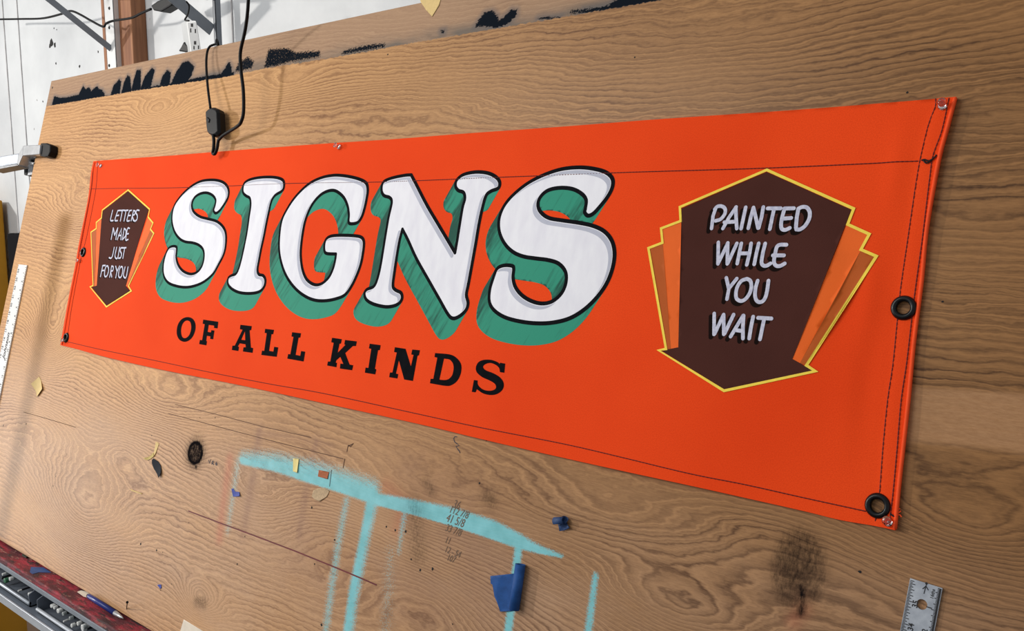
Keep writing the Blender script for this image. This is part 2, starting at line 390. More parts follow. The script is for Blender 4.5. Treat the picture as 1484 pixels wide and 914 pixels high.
# wall cord with inline adapter
yc = WALL_Y-.10
cp = [W(x, y, 1, yc) for x, y in ((-12, 29), (0, 28), (30, 27.5), (62, 26.5), (88, 20.5), (98, 16.5), (106, 16.5), (118, 22), (132, 30), (149, 38.5), (154, 34), (165, 30), (190, 26), (205, 19), (219, 13))]
o = empty('wall_cord', cp[9]); tag(o, 'thin black cord draped across white wall and wooden stud to an adapter', 'cord')
MB().tube(smooth_path(cp), .0036, 8).build('cable', M_cord, o, smooth=True)
q = wq([(218, 8), (228, 1), (250, -8), (252, 2), (247, 8), (232, 17), (222, 15)], yc-.02)
MB().prism([p+np.array([0, .035, 0]) for p in q], q).build('adapter', M_plug, o, bevel=.004)

# yellow safety cabinet behind the board
yf = .30; e1 = W(27, 600, 1, WALL_Y-.02)
cb = empty('safety_cabinet', (e1[0]-.45, .4, FZ)); tag(cb, 'tall yellow metal cabinet standing against the wall behind the board', 'cabinet')
ctop = W(3, 290, 1, WALL_Y-.02)[2]
MB().box((e1[0]-.9, yf+.012, FZ+.05), (e1[0], WALL_Y-.02, ctop)).build('body', M_cab, cb, bevel=.006)
MB().box((e1[0]-.88, yf, FZ+.08), (e1[0]-.05, yf+.012, ctop-.03)).build('door', M_cab, cb, bevel=.003)
MB().box((e1[0]-.88, yf+.03, FZ), (e1[0]-.02, WALL_Y-.04, FZ+.05)).build('plinth', M_dark, cb)

bz = W(16, 338, 1, .24)[2]; xq = W(13, 400, 1, .24)[0]  # dark box added to stand in for the shade beside the cabinet
o = MB().box((xq, .24, FZ), (xq+.36, .42, bz)).build('gap_filler', M_dark, None, bevel=.01); tag(o, 'black crate added for the shaded gap between yellow cabinet and board edge', 'filler')
# ------------------------------------------------------------------ the plywood board
uL, vT = uv(74.5, 117.5); vB = uv(112, 849)[1]; uR = 1.15; TH = .018
sp_ = .0024
us = np.arange(uL, uR+sp_, sp_); vs_ = np.arange(vB, vT+sp_/2, sp_); vs_ = np.linspace(vB, vT, len(vs_))
NU, NV = len(us), len(vs_); U2, V2 = np.meshgrid(us, vs_); PB = np.stack([U2.ravel(), V2.ravel()], 1)
def near(c, ru, rv):                              # rotated-free elliptical falloff
    return np.exp(-((PB[:, 0]-c[0])/ru)**2-((PB[:, 1]-c[1])/rv)**2)
# grain field: lines of constant g are the growth lines
g = PB[:, 1].copy()
g += .030*np.sin(PB[:, 0]*1.3+.6)+.010*np.sin(PB[:, 0]*4.1+PB[:, 1]*3)+.006*np.sin(PB[:, 0]*8.3-PB[:, 1]*9+2)
for (px, py, ru, rv, a) in ((228, 160, .10, .03, .06), (110, 300, .16, .06, .07), (75, 480, .10, .09, .13), (120, 740, .22, .10, .15), (60, 620, .20, .05, -.05), (250, 580, .22, .05, .07), (290, 868, .07, .03, .07),
                            (480, 780, .16, .05, -.06), (620, 720, .2, .05, .06), (985, 885, .12, .04, .08), (620, 880, .15, .06, -.08), (560, 150, .3, .05, -.04), (1410, 760, .12, .05, .07), (1460, 350, .15, .05, .02), (1150, 800, .12, .05, -.04),
                            (420, 120, .12, .03, .04), (1000, 60, .35, .05, .02), (380, 720, .12, .04, .05), (180, 660, .12, .04, -.05), (850, 740, .18, .05, .05)):
    g += a*near(uv(px, py), ru, rv)
knots = np.zeros(len(PB))
for (px, py, r, a) in ((283, 656, .030, .03), (290, 868, .02, .02), (1157, 828, .03, .01)):
    c = uv(px, py); g += a*near(c, r*1.6, r)
def zeros(): return np.zeros(len(PB))
def sub(mask_c, ru, rv):
    return (abs(PB[:, 0]-mask_c[0]) < ru) & (abs(PB[:, 1]-mask_c[1]) < rv)
# black brush marks along the masked top strip
K60 = (60, 60, 2.968); K600 = (600, 0, 3.905)
polys = [UVS(p, K60) for p in (
    [(44, 277), (55, 235), (80, 242), (110, 240), (160, 228), (180, 190), (190, 205), (205, 196), (215, 212), (240, 190), (248, 205), (262, 208), (275, 232), (300, 236), (420, 205), (560, 178), (700, 150), (830, 130), (826, 148), (785, 158), (700, 168), (560, 192), (430, 215), (300, 232), (200, 252), (100, 268)],
    [(296, 236), (310, 190), (335, 162), (344, 170), (338, 225)], [(342, 228), (355, 175), (370, 145), (382, 152), (388, 218)], [(385, 215), (398, 160), (410, 122), (428, 122), (428, 205)],
    [(425, 205), (445, 150), (475, 113), (488, 122), (470, 198)], [(508, 190), (520, 150), (540, 123), (557, 132), (552, 185)], [(555, 185), (580, 130), (608, 90), (632, 83), (658, 108), (645, 150), (622, 178)],
    [(760, 160), (775, 135), (790, 115), (803, 90), (812, 92), (818, 112), (820, 150)])]
polys += [UVS(p, K600) for p in ([(342, 152), (370, 110), (400, 70), (440, 60), (470, 85), (480, 118), (520, 85), (550, 53), (582, 55), (582, 88), (530, 135), (470, 158), (400, 150)],
    [(940, 76), (960, 55), (1100, 32), (1130, 5), (1200, -30), (1500, -60), (1500, -22), (1400, 0), (1200, 45)], [(150, 172), (172, 168), (172, 186), (155, 188)], [(700, 105), (740, 96), (830, 95), (825, 104), (740, 110)])]
black = np.full(len(PB), .05)
for L in polys:
    m = (PB[:, 0] > L[:, 0].min()-.03) & (PB[:, 0] < L[:, 0].max()+.03) & (PB[:, 1] > L[:, 1].min()-.03) & (PB[:, 1] < L[:, 1].max()+.03)
    if m.any(): black[m] = np.minimum(black[m], sdf(PB[m], ccw(L)))
speck = zeros()
for L in [UVS(p, K60) for p in ([(830, 135), (845, 90), (890, 62), (918, 85), (905, 120)], [(955, 118), (975, 30), (1060, 25), (1100, 45), (1090, 85), (1010, 108)], [(1080, 90), (1090, 45), (1200, 35), (1200, 70)], [(1285, 60), (1300, 35), (1400, 12), (1480, 5), (1480, 28), (1340, 52)])] + [UVS([(870, 82), (885, 50), (990, 45), (950, 78)], K600)]:
    m = (abs(PB[:, 0]-L[:, 0].mean()) < .25) & (abs(PB[:, 1]-L[:, 1].mean()) < .12); d = sdf(PB[m], ccw(L)); speck[m] = np.maximum(speck[m], np.clip(.5-d/.012, 0, 1))
tl = np.array([uv(*p) for p in ((69.6, 153.6), (200, 131), (325, 111.6), (384, 99), (501, 80.5), (587, 64), (692, 46), (820, 24), (958, 0), (1100, -24))])
top = PB[:, 1]-np.interp(PB[:, 0], tl[:, 0], tl[:, 1])            # signed distance above the masked line
# spray paint
cyan = zeros()
def spray(path, w0, hard=None, amp=1.):
    """path of (px,py,half-width px at that place) ; soft stroke"""
    global cyan
    L = np.array([uv(p[0], p[1]) for p in path]); ww = np.array([p[2] for p in path])/1000.
    m = (PB[:, 0] > L[:, 0].min()-.06) & (PB[:, 0] < L[:, 0].max()+.06) & (PB[:, 1] > L[:, 1].min()-.06) & (PB[:, 1] < L[:, 1].max()+.06)
    P = PB[m]; best = np.zeros(len(P))
    for i in range(len(L)-1):
        a, c = L[i], L[i+1]; d = c-a; t = np.clip(((P-a) @ d)/(d @ d), 0, 1); w = ww[i]*(1-t)+ww[i+1]*t
        e = P-(a+t[:, None]*d); r = np.hypot(e[:, 0], e[:, 1])
        side = (d[0]*e[:, 1]-d[1]*e[:, 0])          # + left of the travel direction
        soft = np.where(side > 0, w0, hard if hard else w0)
        best = np.maximum(best, np.clip((w-r)/soft+.5, 0, 1))
    cyan[m] = np.maximum(cyan[m], best*amp)
spray([(352, 664, 12), (400, 670, 17), (450, 684, 19), (500, 699, 19), (538, 712, 19)], .034, .008, .80)
spray([(430, 686, 9), (480, 700, 10), (538, 716, 13)], .018, .006, 1.05)
spray([(541, 716, 13), (532, 760, 11), (524, 800, 11), (512, 860, 11), (503, 925, 11)], .026, .014, .95)
spray([(545, 723, 9), (600, 735, 11), (660, 750, 13), (715, 768, 13), (750, 783, 10), (775, 794, 6), (814, 806, 2)], .011, .005, 1.05)
spray([(752, 788, 7), (749, 815, 7), (742, 870, 7), (735, 925, 7)], .009, .009, .9)
spray([(863, 834, 5), (857, 880, 6), (851, 925, 6.5)], .008, .008, .75)
spray([(345, 668, 12), (338, 715, 12), (330, 770, 9)], .022, .022, .42)
spray([(502, 725, 10), (488, 800, 11), (471, 920, 11)], .018, .018, .50)
spray([(587, 742, 8), (583, 765, 7), (578, 800, 5)], .016, .012, .5)
spray([(566, 800, 14), (558, 920, 16)], .04, .04, .34)
ghost = zeros(); red = zeros()
def soften(L, w, amp, arr):
    L = UVS(L); m = (abs(PB[:, 0]-L[:, 0].mean()) < .3) & (abs(PB[:, 1]-L[:, 1].mean()) < .3)
    d = dist(PB[m], L, False); arr[m] = np.maximum(arr[m], amp*np.exp(-(d/w)**2))
soften([(376, 625), (368, 680), (352, 775)], .012, .8, ghost); soften([(458, 640), (446, 700), (432, 780)], .011, .75, ghost); soften([(380, 627), (480, 645)], .006, .5, ghost)
soften([(470, 660), (460, 720)], .02, .4, ghost); soften([(600, 700), (680, 770), (700, 830)], .07, .5, ghost); soften([(440, 800), (620, 870)], .06, .45, ghost)
soften([(333, 665), (322, 740), (318, 780)], .012, .8, red); soften([(560, 705), (585, 730), (575, 765)], .014, .45, red); soften([(1150, 900), (1165, 880)], .01, .5, red)
# dark burns and knots
dark = zeros()
def ring(px, py, ru, rv, w, amp, fill=0.):
    c = uv(px, py); m = sub(c, ru*3, rv*3); e = (PB[m]-c)/np.array([ru, rv]); r = np.hypot(e[:, 0], e[:, 1])
    dark[m] = np.maximum(dark[m], np.maximum(amp*np.exp(-((r-1)/w)**2), fill*(r < 1)*np.clip((1-r)*6, 0, 1)))
ring(283, 656, .023, .020, .28, 1.25, .95); ring(283, 656, .027, .024, .5, .45, .3)
c = uv(284, 676); dark = np.maximum(dark, near(c, .006, .006)*1.1)
ring(1157, 818, .019, .026, .42, .6, .66); ring(1157, 824, .024, .034, .35, .5, .35)
soften([(1161, 850), (1163, 872), (1160, 886)], .006, .9, dark); soften([(1132, 830), (1134, 852)], .006, .5, dark); soften([(705, 718), (712, 726)], .012, .4, dark)
soften([(618, 700), (626, 712)], .010, .35, dark); soften([(285, 872), (296, 874)], .010, .45, dark)
soften([(600, 735), (606, 800)], .02, .3, dark)
# paler wood strip to the right, and slower colour drift across the board
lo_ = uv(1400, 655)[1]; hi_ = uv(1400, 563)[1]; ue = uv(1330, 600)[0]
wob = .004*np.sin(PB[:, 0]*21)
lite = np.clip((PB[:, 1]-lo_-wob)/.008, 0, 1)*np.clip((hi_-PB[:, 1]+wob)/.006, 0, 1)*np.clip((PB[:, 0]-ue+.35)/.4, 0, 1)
fv = Barr(PB, 0.)
jj, ii = np.meshgrid(np.arange(NV-1), np.arange(NU-1), indexing='ij'); k0 = (jj*NU+ii).ravel()
Fb = np.stack([k0, k0+1, k0+NU+1, k0+NU], 1)
bl = B((uL+uR)/2, vB, 0)
board = empty('plywood_board', bl); board_loc = np.array(bl)
tag(board, 'big plywood sign painting board leaning back, smeared with black and turquoise paint', 'board')
me = bpy.data.meshes.new('board_face'); me.vertices.add(len(fv)); me.vertices.foreach_set('co', (fv-board_loc).astype(np.float32).ravel())
me.loops.add(Fb.size); me.loops.foreach_set('vertex_index', Fb.astype(np.int32).ravel()); me.polygons.add(len(Fb))
me.polygons.foreach_set('loop_start', np.arange(0, Fb.size, 4, dtype=np.int32)); me.update(); me.validate()
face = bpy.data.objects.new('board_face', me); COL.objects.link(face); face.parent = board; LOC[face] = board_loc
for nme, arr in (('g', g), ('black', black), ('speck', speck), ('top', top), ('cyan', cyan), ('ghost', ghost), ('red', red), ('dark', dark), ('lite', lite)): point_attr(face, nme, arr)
point_attr(face, 'buv', np.concatenate([PB, np.zeros((len(PB), 1))], 1), 'FLOAT_VECTOR')
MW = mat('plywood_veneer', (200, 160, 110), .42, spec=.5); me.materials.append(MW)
b = NB(MW); buv = b.attr('buv', True); ga = b.attr('g')
nl = b.noise(b.vmul(buv, (6, 22, 1)), 1., 3); nm = b.noise(b.vmul(buv, (30, 90, 1)), 1., 4)
gg = b.math('ADD', ga, b.math('ADD', b.rng(nl, 0, 1, -.015, .015), b.math('ADD', b.rng(nm, 0, 1, -.0048, .0048), b.rng(b.noise(b.vmul(buv, (110, 240, 1)), 1., 2), 0, 1, -.0013, .0013))))
def lines(freq, pw):
    s_ = b.math('SINE', b.math('MULTIPLY', gg, freq)); return b.math('POWER', b.math('MULTIPLY_ADD', s_, .5, .5), pw)
l1 = lines(2*math.pi/.0098, 4.); l2 = lines(2*math.pi/.0034, 2.)
hl = b.math('POWER', b.math('MULTIPLY_ADD', b.math('SINE', b.math('MULTIPLY_ADD', gg, 2*math.pi/.0098, 2.2)), .5, .5), 7.)
mod = b.rng(b.noise(b.comb(b.math('MULTIPLY', gg, 14.), 3.), 1., 4), .35, .65); mod2 = b.rng(b.noise(b.vmul(buv, (3, 9, 1)), 1., 3), .35, .68)
fib = b.noise(b.vmul(buv, (40, 900, 1)), 1., 3, .6); fib2 = b.noise(b.vmul(buv, (90, 420, 1)), 1., 4, .7)
broad = b.noise(b.vmul(buv, (1.2, 3.5, 1)), 1., 4)
tone = b.math('ADD', b.math('MULTIPLY', b.math('MULTIPLY', l1, mod2), .56), b.math('MULTIPLY', b.math('MULTIPLY', l2, mod), .35))
tone = b.math('SUBTRACT', tone, b.math('MULTIPLY', hl, .22)); tone = b.math('ADD', tone, b.rng(broad, .3, .7, .02, .36)); tone = b.math('ADD', tone, b.rng(fib, .3, .7, -.08, .14)); tone = b.math('ADD', tone, b.rng(fib2, .3, .75, -.10, .20), clamp=True)
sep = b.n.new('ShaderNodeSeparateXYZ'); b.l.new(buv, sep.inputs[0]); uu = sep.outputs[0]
leaf = b.rng(uu, -1.0, .75, 0, 1)                                    # wood tones run from pale at the left to browner at the right
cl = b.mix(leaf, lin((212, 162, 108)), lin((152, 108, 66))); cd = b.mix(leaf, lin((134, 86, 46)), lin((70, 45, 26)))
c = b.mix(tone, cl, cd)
sheen_tint = b.math('MULTIPLY', b.rng(sep.outputs[1], -.12, -.40, 0, 1, True), b.rng(b.noise(b.vmul(buv, (2.2, 5, 1)), 1., 5, .65), .3, .65, .25, .8))
c = b.mix(b.math('MULTIPLY', sheen_tint, .62), c, b.mix(tone, lin((192, 162, 140)), lin((122, 96, 80))))       # pale window sheen painted into the colour of the lower half
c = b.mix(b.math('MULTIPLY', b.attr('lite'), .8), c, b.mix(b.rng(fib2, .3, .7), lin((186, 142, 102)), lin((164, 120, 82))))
# unvarnished, greyed strip under the brush marks
tp = b.math('ADD', b.attr('top'), b.rng(b.noise(buv, 120, 3), .3, .7, -.0015, .0015)); tm = b.rng(tp, -.0006, .0006)
gre = b.mix(tone, lin((176, 142, 112)), lin((140, 108, 84))); gm = b.math('MULTIPLY', b.rng(b.attr('top'), .035, 0, 0, 1, True), b.rng(b.noise(b.vmul(buv, (8, 30, 1)), 1., 4), .3, .6))
gre = b.mix(b.math('MULTIPLY', gm, .9), gre, lin((104, 96, 88)))
c = b.mix(tm, c, gre)
wn = b.noise(b.vmul(buv, (180, 300, 1)), 1., 4, .7)
bs = b.math('ADD', b.attr('black'), b.rng(wn, .3, .7, -.003, .003)); bm = b.math('MULTIPLY', b.rng(bs, .0006, -.0006), tm)
sm = b.math('MULTIPLY', b.rng(b.math('ADD', b.attr('speck'), b.rng(b.noise(b.vmul(buv, (320, 260, 1)), 1., 4, .75), .3, .7, -.55, .55)), .62, .72), tm)
halo = b.math('MULTIPLY', b.rng(b.attr('black'), .012, 0, 0, .5, True), tm)
c = b.mix(halo, c, lin((84, 84, 88))); c = b.mix(b.math('MAXIMUM', bm, sm), c, lin((24, 29, 36)))
# stains, sprays
c = b.mix(b.math('MULTIPLY', b.attr('ghost'), b.rng(b.noise(buv, 26, 5, .7), .3, .6, .2, .55)), c, lin((122, 84, 74)))
c = b.mix(b.math('MULTIPLY', b.attr('red'), .45), c, lin((190, 92, 70)))
sn = b.noise(buv, 420, 4, .8); cn = b.math('ADD', b.math('MULTIPLY_ADD', tone, -.22, b.math('MULTIPLY', b.attr('cyan'), 1.2)), b.rng(sn, .32, .68, -.42, .36))
cm = b.math('MULTIPLY', b.rng(cn, .22, .78), b.rng(b.attr('cyan'), .02, .25))
c = b.mix(b.math('MULTIPLY', cm, .84), c, b.mix(b.rng(b.noise(buv, 40, 4), .3, .7), lin((128, 212, 222)), lin((104, 192, 200))))
dn = b.math('ADD', b.attr('dark'), b.math('MULTIPLY', b.rng(b.noise(b.vmul(buv, (240, 100, 1)), 1., 6, .8), .3, .7, -.34, .34), b.rng(b.attr('dark'), .03, .3)), clamp=True)
c = b.mix(dn, c, lin((22, 19, 20))); dn = b.math('MAXIMUM', dn, b.math('MAXIMUM', bm, sm))

b.out('Base Color', c)
b.out('Specular IOR Level', b.math('MULTIPLY', .15, b.math('SUBTRACT', 1., dn))); b.out('Roughness', b.rng(fib2, .3, .7, .44, .56)); b.out('Coat Weight', b.math('MULTIPLY', b.rng(tp, -.001, .001, .13, .0), b.math('SUBTRACT', 1., dn))); b.out('Coat Roughness', .27)
b.bump(b.math('ADD', b.math('MULTIPLY', tone, -.4), fib), .0005, .35)
# edges and back of the sheet
M_edge = mat('plywood_edge', (150, 112, 74), .8, var=.5, scale=300)
cor = [(uL, vB), (uR, vB), (uR, vT), (uL, vT)]
mb = MB(); t_ = [B(u, v, 0) for u, v in cor]; q_ = [B(u, v, -TH) for u, v in cor]
mb.add(t_+q_, [(7, 6, 5, 4)] + [(i, 4+i, 4+(i+1) % 4, (i+1) % 4) for i in range(4)]); mb.build('board_edge', M_edge, board)
# supports: posts behind the board down to the floor, ledge under it
zL = B(0, vB)[2]; yL = B(0, vB)[1]
# ------------------------------------------------------------------ pencil work on the board
def ribbon(pts, w, o, mb, closed=False):
    P = [np.array(p) for p in pts]; n = len(P); L = []
    for i in range(n):
        a = P[(i-1) if closed else max(i-1, 0)]; c = P[(i+1) % n if closed else min(i+1, n-1)]; t = nrm(c-a); nn = np.array([-t[1], t[0]])
        ww = w[i] if hasattr(w, '__len__') else w
        L += [B(*(P[i]-nn*ww/2), o), B(*(P[i]+nn*ww/2), o)]
    fs = [(2*i, 2*((i+1) % n), 2*((i+1) % n)+1, 2*i+1) for i in range(n if closed else n-1)]
    mb.add(L, fs); return mb
K18 = (180, 560, 2.582); K32 = (320, 640, 6.183); K2 = (200, 620, 9.14); K6 = (600, 620, 4.35)
def marks(name, groups, w, m, lab=None):
    mb = MB()
    for crop, pts in groups: ribbon(UVS(pts, crop), w, .0004, mb)
    o = mb.build(name, m, board)
    if lab: o['label'] = lab
    return o
marks('red_pencil_line', [(K18, [(240, 465), (360, 510), (500, 562), (640, 615), (800, 680), (890, 718), (945, 742)])], .0024, M_redline, 'long dark red pencil line')
marks('pencil_line', [(K18, [(165, 100), (370, 155), (600, 215), (820, 270)])], .0011, M_pencil)
marks('pencil_line', [(K18, [(190, 66), (370, 110), (520, 150), (700, 190)])], .0011, M_pencil)
marks('pencil_line', [((0, 560, 3.81), [(130, 140), (270, 180), (420, 225)])], .0012, M_pencil)
marks('pencil_arrow', [(K32, [(1112, 150), (1104, 190), (1097, 235)]), (K32, [(1130, 90), (1140, 40), (1190, 15), (1165, 45), (1140, 30)])], .0016, M_pencil)
marks('pencil_arrow', [(K32, [(995, 250), (988, 275)]), (K32, [(990, 275), (975, 400)])], .0011, M_ink)
marks('pen_squiggle', [(K6, [(272, 56), (258, 54), (250, 66), (256, 86), (270, 98), (286, 110), (264, 116), (276, 132), (286, 144), (291, 158)])], .0015, M_ink)
marks('handwriting', [(K2, [(935, 420), (948, 465), (965, 415)]), (K2, [(985, 435), (978, 485)]), (K2, [(985, 438), (1005, 440), (1000, 458), (982, 462), (1008, 488)]), (K2, [(1045, 448), (1030, 470), (1032, 490), (1050, 490), (1052, 474), (1034, 474)])], .0019, M_ink, 'small pencilled code by the black knot')
BOLD = [0.]
def text2d(s, size):
    cu = bpy.data.curves.new('t', 'FONT'); cu.body = s; cu.size = size; cu.resolution_u = 3; cu.offset = size*BOLD[0]; cu.align_x = 'CENTER'; cu.align_y = 'CENTER'
    o = bpy.data.objects.new('t', cu); COL.objects.link(o); dg = bpy.context.evaluated_depsgraph_get()
    me = bpy.data.meshes.new_from_object(o.evaluated_get(dg)); v = np.array([tuple(x.co)[:2] for x in me.vertices]); f = [tuple(p.vertices) for p in me.polygons]
    bpy.data.objects.remove(o); bpy.data.curves.remove(cu); bpy.data.meshes.remove(me); return v, f
def text_on(mb, s, c, size, ang, o, shear=0., sx=1.):
    v, f = text2d(s, size); v = v.copy(); v[:, 0] = v[:, 0]*sx+shear*v[:, 1]
    ca, sa = math.cos(ang), math.sin(ang); q = np.stack([v[:, 0]*ca-v[:, 1]*sa, v[:, 0]*sa+v[:, 1]*ca], 1)+np.asarray(c)
    mb.add([B(a, b_, o) for a, b_ in q], f)
mb = MB()
for s, x, y, z in (('36', 270, 485, .018), ('112 7/8', 285, 532, .016), ('41 5/8', 262, 585, .018), ('33 7/8', 250, 645, .016), ('11', 215, 710, .014), ('12 - 54', 245, 782, .014), ('107', 235, 824, .014)):
    text_on(mb, s, uv(600+x/4.35, 620+y/4.35), z, -.04, .0004, .25, .8)
mb.build('handwriting', mat('faint_pencil', (118, 98, 84), .8, spec=.1), board)['label'] = 'faint pencilled measurements under the turquoise stripe'
# specks, holes and nicks in the board face
mb = MB()
for (x, y, r) in ((76, 127, 1.4), (204, 788, 1.7), (227, 797, 1.5), (236, 800, .8), (249, 846, .8), (233, 855, .7), (274, 757, .8), (81, 690, .9), (77, 704, 1.1), (38, 614, 1.2), (5, 616, 1.2), (220, 631, .9), (695, 700, 1.5), (627, 824, 2), (609, 826, 1.8), (656, 904, 1), (344, 817, 1.3), (466, 905, 1.8), (485, 782, 1.5),
                  (1246, 828, 2), (355, 777, 1), (312, 605, .9), (560, 763, 1.4), (573, 768, 1.6), (588, 770, 2), (456, 817, 1.2), (562, 79, 1.2), (920, 83, 1.2), (1315, 134, 1.5), (1366, 437, 1.4), (705, 638, 1.2), (290, 605, .8), (452, 735, 1.6), (596, 810, 1.4)):
    c = uv(x, y); rr = r*np.linalg.norm(B(*c)-CAM)/F
    mb.add([B(c[0]+rr*(1+.3*math.sin(k*3+x))*math.cos(k*math.pi/4), c[1]+rr*(1+.3*math.cos(k*2+y))*math.sin(k*math.pi/4), .0003) for k in range(8)], [tuple(range(8))])
tag(mb.build('nail_hole', M_slot, board), kind='stuff')

# ------------------------------------------------------------------ the banner
banner = empty('banner', B(*uv(742, 640), CO))
tag(banner, 'orange canvas banner lettered SIGNS OF ALL KINDS pinned across the plywood board', 'banner')
GR = [((1308, 445), .0138), ((1270, 732.5), .0138), ((119.5, 365), .0125), ((93.5, 488.5), .0125)]
Gc = [(uv(p[0], p[1], .008), r) for p, r in GR]
circ = lambda c, r, n=28: np.array([c+r*np.array([math.cos(2*math.pi*k/n), math.sin(2*math.pi*k/n)]) for k in range(n)])
holes = [circ(c, r*.6) for c, r in Gc]
def pred(P):
    m = inside(P, cloth_loop)
    for (c, r) in Gc: m &= np.hypot(P[:, 0]-c[0], P[:, 1]-c[1]) > r*.6
    return m
A_loop = UVS(st_in, off=CO)
P, Fc = region([cloth_loop]+holes, pred, .006)
hv = hgt(P)
# boundary skirt down to the board
from collections import Counter
ed = Counter()
for f in Fc:
    for i in range(3): a, c = int(f[i]), int(f[(i+1) % 3]); ed[(a, c)] += 1
bd = [(a, c) for (a, c) in ed if (c, a) not in ed]
bidx = sorted({i for e in bd for i in e}); mp = {i: len(P)+k for k, i in enumerate(bidx)}
top3 = Barr(P, hv); bot3 = Barr(P[bidx], .0004); nb_ = len(bidx)
faces = [tuple(f) for f in Fc]+[(mp[c], mp[a], mp[a]+nb_, mp[c]+nb_) for a, c in bd]
cloth = obj('cloth_panel', np.vstack([top3, top3[bidx], bot3]), faces, M_cloth, banner, smooth=False)
cloth.data.polygons.foreach_set('use_smooth', [True]*len(Fc)+[False]*len(bd))
point_attr(cloth, 'buv', np.vstack([np.c_[P, np.zeros(len(P))], np.c_[P[bidx], np.zeros(len(bidx))], np.c_[P[bidx], np.zeros(len(bidx))]]), 'FLOAT_VECTOR')
def overlay(name, P, Fc, lift, m, parent):
    return obj(name, Barr(P, hgt(P)+lift), Fc, m, parent, smooth=True)
# rolled hem edge cords (the folded edge stands up a little)
def edge_roll(px, crop, r, name):
    L = UVS(px, crop, CO+.002); L = np.array(smooth_path(L, 6)); h = hgt(L)
    MB().tube([B(a[0], a[1], k+.0002) for a, k in zip(L, h)], r, 8).build(name, M_cloth_plain, banner, smooth=True)
M_cloth_plain = mat('orange_canvas_fold', (250, 84, 36), .75, var=.12, scale=60, spec=.25)
edge_roll([(1385, 143), (1374, 184), (1361, 234), (1344, 330), (1336, 406), (1325, 490), (1316.5, 580), (1309.5, 645), (1303, 703), (1297, 766)], (0, 0, 1), .0022, 'folded_edge')
edge_roll([(138, 235), (135, 250), (133, 273), (129, 299), (117, 358), (113, 381), (105.5, 418), (90, 499)], (0, 0, 1), .0022, 'folded_edge')
# stitching: dashes of dark thread
GCL = Gc
def stitch(px, crop=(0, 0, 1), m=M_thread, w=.0011, dash=.0045, gap=.0005):
    L = np.array(smooth_path(UVS(px, crop, CO+.002), 12)); s = np.r_[0, np.cumsum(np.hypot(*np.diff(L, axis=0).T))]
    mb = MB(); t = 0
    while t < s[-1]-dash:
        q = np.array([[np.interp(t+k*dash/2, s, L[:, j]) for j in (0, 1)] for k in range(3)]); h = hgt(q)
        if min(np.hypot(*(q[1]-gc)) for gc, gr in GCL) > .0125: mb.tube([B(q[0][0], q[0][1], h[0]), B(q[1][0], q[1][1], h[1]+.0005), B(q[2][0], q[2][1], h[2])], w/2*1.15, 5)
        elif mb.v: mb.build('stitching', m, banner); mb = MB()
        t += dash+gap
    if mb.v: mb.build('stitching', m, banner)
stitch([(129, 274), (200, 272.6), (270, 271.5), (330, 269.5), (413, 266.5), (560, 263), (660, 259.5), (730, 256.5), (820, 253.5), (900, 250.6), (1100, 243.5), (1250, 237.5), (1338, 233.5)])
stitch([(93, 494), (150, 507), (230, 523.3), (308, 540), (390, 556), (470, 570), (603, 599), (700, 620), (817, 643), (900, 662), (1000, 686), (1080, 702), (1160, 720), (1256, 741)])
stitch(st_in); stitch(st_out); stitch(stl_in, K7); stitch(stl_out, K7)
mb = MB()
for pts in ([(1336, 233), (1341, 232), (1346, 234), (1351, 232), (1356, 228), (1358, 225)], [(1339, 233), (1343, 237), (1348, 235), (1353, 231)], [(1290, 744), (1296, 748), (1300, 748)]):
    L = UVS(pts, off=CO+.003); h = hgt(L); MB().tube(smooth_path([B(a[0], a[1], k+.0012) for a, k in zip(L, h)], 4), .0009, 5).build('loose_thread', M_threadblk, banner)
mb = MB()
for pts in ([(1299, 744), (1303, 742), (1305, 740)], [(1299, 746), (1304, 746), (1306, 749)], [(1300, 743), (1301, 738), (1304, 737)]):
    L = UVS(pts, off=CO+.003); mb.tube(smooth_path([B(a[0], a[1], .004) for a in L], 4), .0006, 5)
mb.build('frayed_thread', M_cloth_plain, banner)
# grommets
for (c, r) in Gc:
    h = hgt(np.array([c]))[0]
    prof = [(r*.52, -.002), (r*.50, .001), (r*.54, .0028), (r*.68, .0042), (r*.84, .0036), (r*.96, .0018), (r, -.0008)]
    MB().lathe(B(c[0], c[1], h), Nw, prof, 40).build('grommet', M_glossblack, banner, smooth=True)

